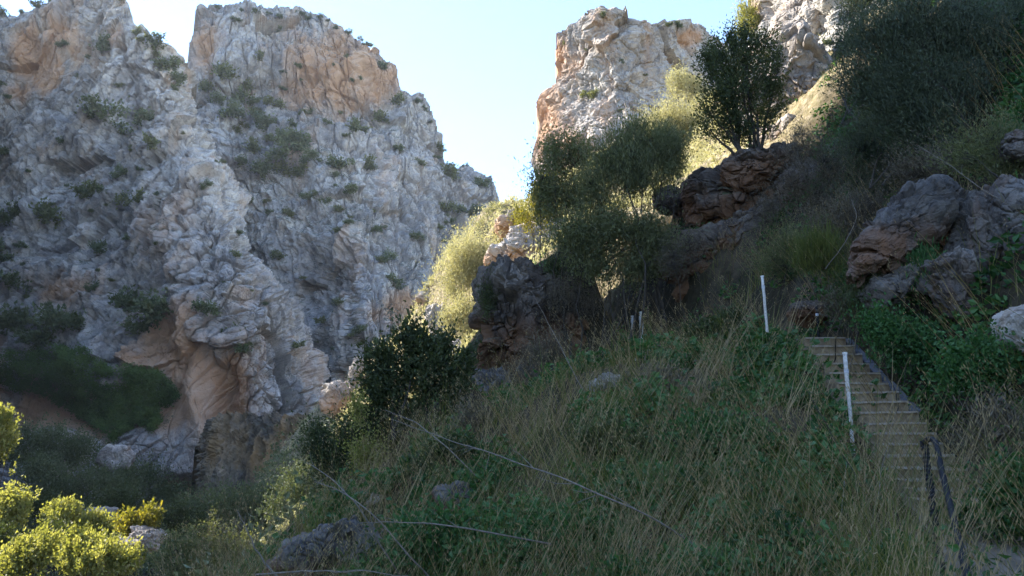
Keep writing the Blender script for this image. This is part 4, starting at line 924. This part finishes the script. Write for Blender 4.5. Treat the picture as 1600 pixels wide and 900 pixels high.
# ------------------------------------------------------------------ grass and low plants
def field(n, rng, r0, r1, t0=-38, t1=42, pw=1.0):
    r = r0*(r1/r0)**(rng.random(n)**pw); t = R(1)*rng.uniform(t0, t1, n)
    return r*np.sin(t), r*np.cos(t), r
def ribbon(x, y, z, r, h, wd, lean, ldir, bend, rnd, seg=3):
    n = len(x); t = np.linspace(0, 1, seg+1)[None, :, None]
    lv = np.stack([np.cos(ldir), np.sin(ldir), ldir*0], -1)[:, None]
    hh = h[:, None, None]; pts = np.stack([x, y, z], -1)[:, None]+hh*(t*np.array([0, 0, 1.])*(1-bend[:, None, None]*t*.35)+lv*(lean[:, None, None]*t+bend[:, None, None]*t*t*.6))
    sd_ = np.stack([-np.sin(ldir+.6), np.cos(ldir+.6), ldir*0], -1)
    # turn each blade a random way round its own axis
    wv = sd_[:, None]*(wd[:, None, None]*(1-t*.85)*.5)
    V = np.stack([pts-wv, pts+wv], 2).reshape(-1, 3)
    i = np.arange(n)[:, None]*(2*(seg+1))+np.arange(seg)[None]*2
    Q = np.stack([i, i+1, i+3, i+2], -1).reshape(-1, 4)
    return V, Q, np.repeat(rnd, 2*(seg+1)), pts[:, -1]
def keep(x, y, rng, pad=.5):
    u = x*.342+y*.94; bd, _ = pathdist(x, y)
    px_, py_ = x-np.interp(y, path_pts[:, 1], path_pts[:, 0]), y
    left = px_ < -.02
    pr = np.where(y > 10.2, np.where(left, .10, .015), np.where(y > 8, np.where(left, .55, .25), np.where(y > 5.6, np.where(left, .8, .3), .35)))
    pr = pr
    m = (u < 33) & ~((y < 6.6) & (x > .54*y) & (x < .70*y) & (rng.random(len(x)) < .8)) & ~((x > 4.9+.0*y) & (y > 8.6) & (y < 12.8) & (rng.random(len(x)) < .65)) & ((bd > pad) | (rng.random(len(x)) < pr))
    return m
def grass(name, label, mat, n, seed, hr, r0, r1, mask, wd=.007, lean=.25, heads=False, pw=.9, tuf=1.):
    rng = np.random.default_rng(seed); x, y, r = field(n//28, rng, r0, r1, pw=pw)
    k = rng.integers(8, 48, len(x)); x = np.repeat(x, k); y = np.repeat(y, k); r = np.repeat(r, k); tn = len(x); cr = np.repeat(rng.random(len(k)), k)
    ox, oy = rng.normal(size=(2, tn))*(.07+.012*r)*tuf; x = x+ox; y = y+oy; od = np.arctan2(oy, ox); r = np.hypot(x, y)
    m = keep(x, y, rng); m[m] &= mask(x[m], y[m], rng); x, y, r, od, cr = x[m], y[m], r[m], od[m], cr[m]; z = H(x, y)
    m = z > -7; x, y, r, z, od, cr = x[m], y[m], r[m], z[m], od[m], cr[m]; n = len(x)
    cl = fbm(np.stack([x, y, x*0], -1)/1.3, 2, seed); h = (hr[0]+(hr[1]-hr[0])*rng.random(n)**1.3)*np.clip(.85+cl*1.2, .35, 1.5)*(.6+.8*cr)*np.clip(r/6, .55, 1)
    fl = 2.5*fbm(np.stack([x, y, x*0+4], -1)/2.2, 2, seed+3); ld = np.where(rng.random(n) < .35, fl+rng.normal(size=n)*.5, od+rng.normal(size=n)*.5)
    V, Q, a, tip = ribbon(x, y, z-.03, r, h, wd*np.clip(r/7, .7, 2.2)*rng.uniform(.6, 1.3, n), np.abs(rng.normal(size=n))*lean, ld, rng.random(n)*.7, np.clip(cr*.7+.15+cl*.5+rng.normal(size=n)*.18, 0, 1), 3)
    g = Geo(); g.add(V, Q, a)
    if heads:
        s = rng.random(n) < .5; tp = tip[s]; q = len(tp)
        for _ in range(3):
            g.leaves(tp+rng.normal(size=(q, 3))*[.02, .02, .05], rng.normal(size=(q, 3))*.3+[.1, 0, 1], .04*rng.uniform(.6, 1.4, q), .008*np.clip(r[s]/8, .8, 2), np.full(q, .8), rng)
    return tag(obj(name, g.mesh(name), M[mat]), label, 'grass', kind='stuff')
def dens(x, y, sc_, s): return fbm(np.stack([x, y, x*0], -1)/sc_, 3, s)
def scr(x, y): return proj(np.stack([x, y, H(x, y)], -1))
def leafy(x, y): return np.clip(sum(np.exp(-((x-a)/c)**2-((y-b)/d)**2) for a, b, c, d in ((1.6, 8.2, 1.7, 1.4), (5.9, 10.6, 1.4, 1.8), (5.2, 14.5, 1.4, 1.6), (-1.0, 9.5, .9, 1.0), (4.2, 7.2, .8, .9), (2.6, 13, 1.2, 1.2))), 0, 1)
gmask = lambda x, y, rng: rng.random(len(x)) < sstep(-.35, .25, dens(x, y, 2.5, 61))*.8+.12
dmask = lambda x, y, rng: rng.random(len(x)) < sstep(-.25, .3, dens(x, y, 2.0, 71))*.9*(1-.8*leafy(x, y))+.08
grass('grass', 'long green grass covering the near slope', 'grass_green', 76000, 1, (.25, .95), 2.6, 36, gmask, wd=.007)
grass('dry_grass', 'tall straw-coloured dry grass with seed heads all over the near slope', 'grass_dry', 42000, 2, (.4, 1.2), 2.8, 34, dmask, wd=.006, lean=.45, heads=True)
grass('dead_grass', 'short matted dead grass close to the soil', 'grass_dry', 45000, 3, (.08, .35), 2.6, 36, lambda x, y, rng: rng.random(len(x)) < .9-.6*leafy(x, y), wd=.008, lean=.9, tuf=3.)
rng = np.random.default_rng(12)
x, y, r = field(190000, rng, 2.6, 34, pw=.85); m = keep(x, y, rng, .6) & (rng.random(len(x)) < sstep(-.02, .22, dens(x, y, 2.2, 81)+.45*leafy(x, y)-.08)); x, y, r = x[m], y[m], r[m]
z = H(x, y); m = z > -7; x, y, r, z = x[m], y[m], r[m], z[m]; n = len(x)
hgt = np.clip(.12+.6*(dens(x, y, .8, 83)+.25), .04, .7)
g = Geo()
for k in range(2):
    g.leaves(np.stack([x+rng.normal(size=n)*.06, y+rng.normal(size=n)*.06, z+hgt*rng.random(n)**.6], -1), rng.normal(size=(n, 3))*[1, 1, .45]+[0, 0, .3], .07*np.clip(r/7, .7, 2)*rng.uniform(.5, 1.5, n), .055*np.clip(r/7, .7, 2)*rng.uniform(.7, 1.2, n), np.clip(.45+dens(x, y, .6, 85)+rng.normal(size=n)*.2, 0, 1), rng)
tag(obj('ground_cover', g.mesh('ground_cover'), M['ground_leaf']), 'low dark green leafy plants spread between the grass', 'ground cover', kind='stuff')
# scrub on the sunlit slope and the steep flank beside it
rng = np.random.default_rng(13)
n = 130000; x = np.r_[rng.uniform(-26, 24, 50000), rng.uniform(-14, 16, n-50000)]; y = np.r_[rng.uniform(30, 92, 50000), rng.uniform(33, 66, n-50000)]; u = x*.342+y*.94; m = u > 31.5; x, y = x[m], y[m]
m = rng.random(len(x)) < sstep(-.15, .3, dens(x, y, 3, 91))*.9+.08; x, y = x[m], y[m]; z = H(x, y); m = z > -10; x, y, z = x[m], y[m], z[m]; n = len(x)
g = Geo(); hh = np.clip(.25+1.6*(dens(x, y, 1.5, 93)+.1), .1, 1.4)
for k in range(4):
    g.leaves(np.stack([x+rng.normal(size=n)*.2, y+rng.normal(size=n)*.2, z+hh*rng.random(n)], -1), rng.normal(size=(n, 3))*.7+[0, 0, .6], rng.uniform(.14, .34, n), rng.uniform(.05, .1, n), np.clip(rng.random(n)*.6+dens(x, y, 2, 95)+.3, 0, 1), rng)
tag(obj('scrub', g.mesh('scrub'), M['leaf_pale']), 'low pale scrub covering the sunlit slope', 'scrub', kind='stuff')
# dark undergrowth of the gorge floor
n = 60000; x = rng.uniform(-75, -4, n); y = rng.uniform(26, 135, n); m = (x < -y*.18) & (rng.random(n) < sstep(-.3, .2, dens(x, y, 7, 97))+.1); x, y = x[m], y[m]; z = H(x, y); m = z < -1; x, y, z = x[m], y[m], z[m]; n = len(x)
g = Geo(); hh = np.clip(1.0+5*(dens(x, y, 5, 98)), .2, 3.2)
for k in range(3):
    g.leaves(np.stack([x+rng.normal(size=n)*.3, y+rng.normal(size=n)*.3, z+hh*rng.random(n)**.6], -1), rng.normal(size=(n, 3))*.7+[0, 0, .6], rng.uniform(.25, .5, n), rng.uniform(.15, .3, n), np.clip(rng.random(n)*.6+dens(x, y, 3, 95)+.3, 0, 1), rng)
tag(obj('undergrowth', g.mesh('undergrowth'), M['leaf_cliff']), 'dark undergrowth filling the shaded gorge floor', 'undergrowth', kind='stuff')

# single tall stalks that stand above the rest of the grass, in leaning bunches
rng = np.random.default_rng(31); g = Geo()
nb = 520; bx, by, br = field(nb*3, rng, 3.0, 22, pw=.8); mm = keep(bx, by, rng, .7); bx, by = bx[mm][:nb], by[mm][:nb]
x = []; y = []; ld = []
for a, b in zip(bx, by):
    k = rng.integers(5, 14); x += list(a+rng.normal(size=k)*.12); y += list(b+rng.normal(size=k)*.12); ld += list(rng.choice([.2, 2.9], p=[.4, .6])+rng.normal(size=k)*.4)
x, y, ld = map(np.array, (x, y, ld)); z = H(x, y); mm = z > -5; x, y, z, ld = x[mm], y[mm], z[mm], ld[mm]; n = len(x); r = np.hypot(x, y)
V, Q, a, tip = ribbon(x, y, z-.03, r, rng.uniform(.8, 1.7, n)*np.clip(r/6, .6, 1), .0085*np.clip(r/7, .7, 1.8), rng.uniform(.25, .75, n), ld, rng.random(n)*.3, rng.uniform(.3, 1, n), 4)
g.add(V, Q, a)
for _ in range(5):
    g.leaves(tip-rng.random((n, 1))*[.02, .0, .2]+rng.normal(size=(n, 3))*.012, rng.normal(size=(n, 3))*.3+np.stack([np.cos(ld)*.5, np.sin(ld)*.5, ld*0+1], -1), .04*rng.uniform(.6, 1.4, n), .008*np.clip(r/8, .8, 1.6), rng.uniform(.5, 1, n), rng)
tag(obj('tall_stalks', g.mesh('tall_stalks'), M['grass_dry']), 'leaning bunches of tall straw stalks rising above the grass', 'grass', kind='stuff')

# long thin green-brown stems close to the camera, arching both ways
rng = np.random.default_rng(41); g = Geo()
x, y, r = field(3200, rng, 3.2, 11, pw=.8); mm = keep(x, y, rng, .8); x, y, r = x[mm], y[mm], r[mm]; mm = rng.random(len(x)) < sstep(-.2, .2, dens(x, y, 1.6, 131)); x, y, r = x[mm], y[mm], r[mm]; n = len(x); z = H(x, y)
ld = np.where(rng.random(n) < .6, 2.9, .3)+rng.normal(size=n)*.35
V, Q, a, tip = ribbon(x, y, z-.03, r, rng.uniform(.9, 1.7, n)*np.clip(r/7, .5, 1), .008*np.clip(r/7, .7, 1.6), rng.uniform(.35, .95, n), ld, rng.random(n)*.5, rng.uniform(0, 1, n), 6)
g.add(V, Q, a)
tag(obj('arching_stems', g.mesh('arching_stems'), M['grass_green']), 'long thin green stems arching over the near grass', 'grass', kind='stuff')
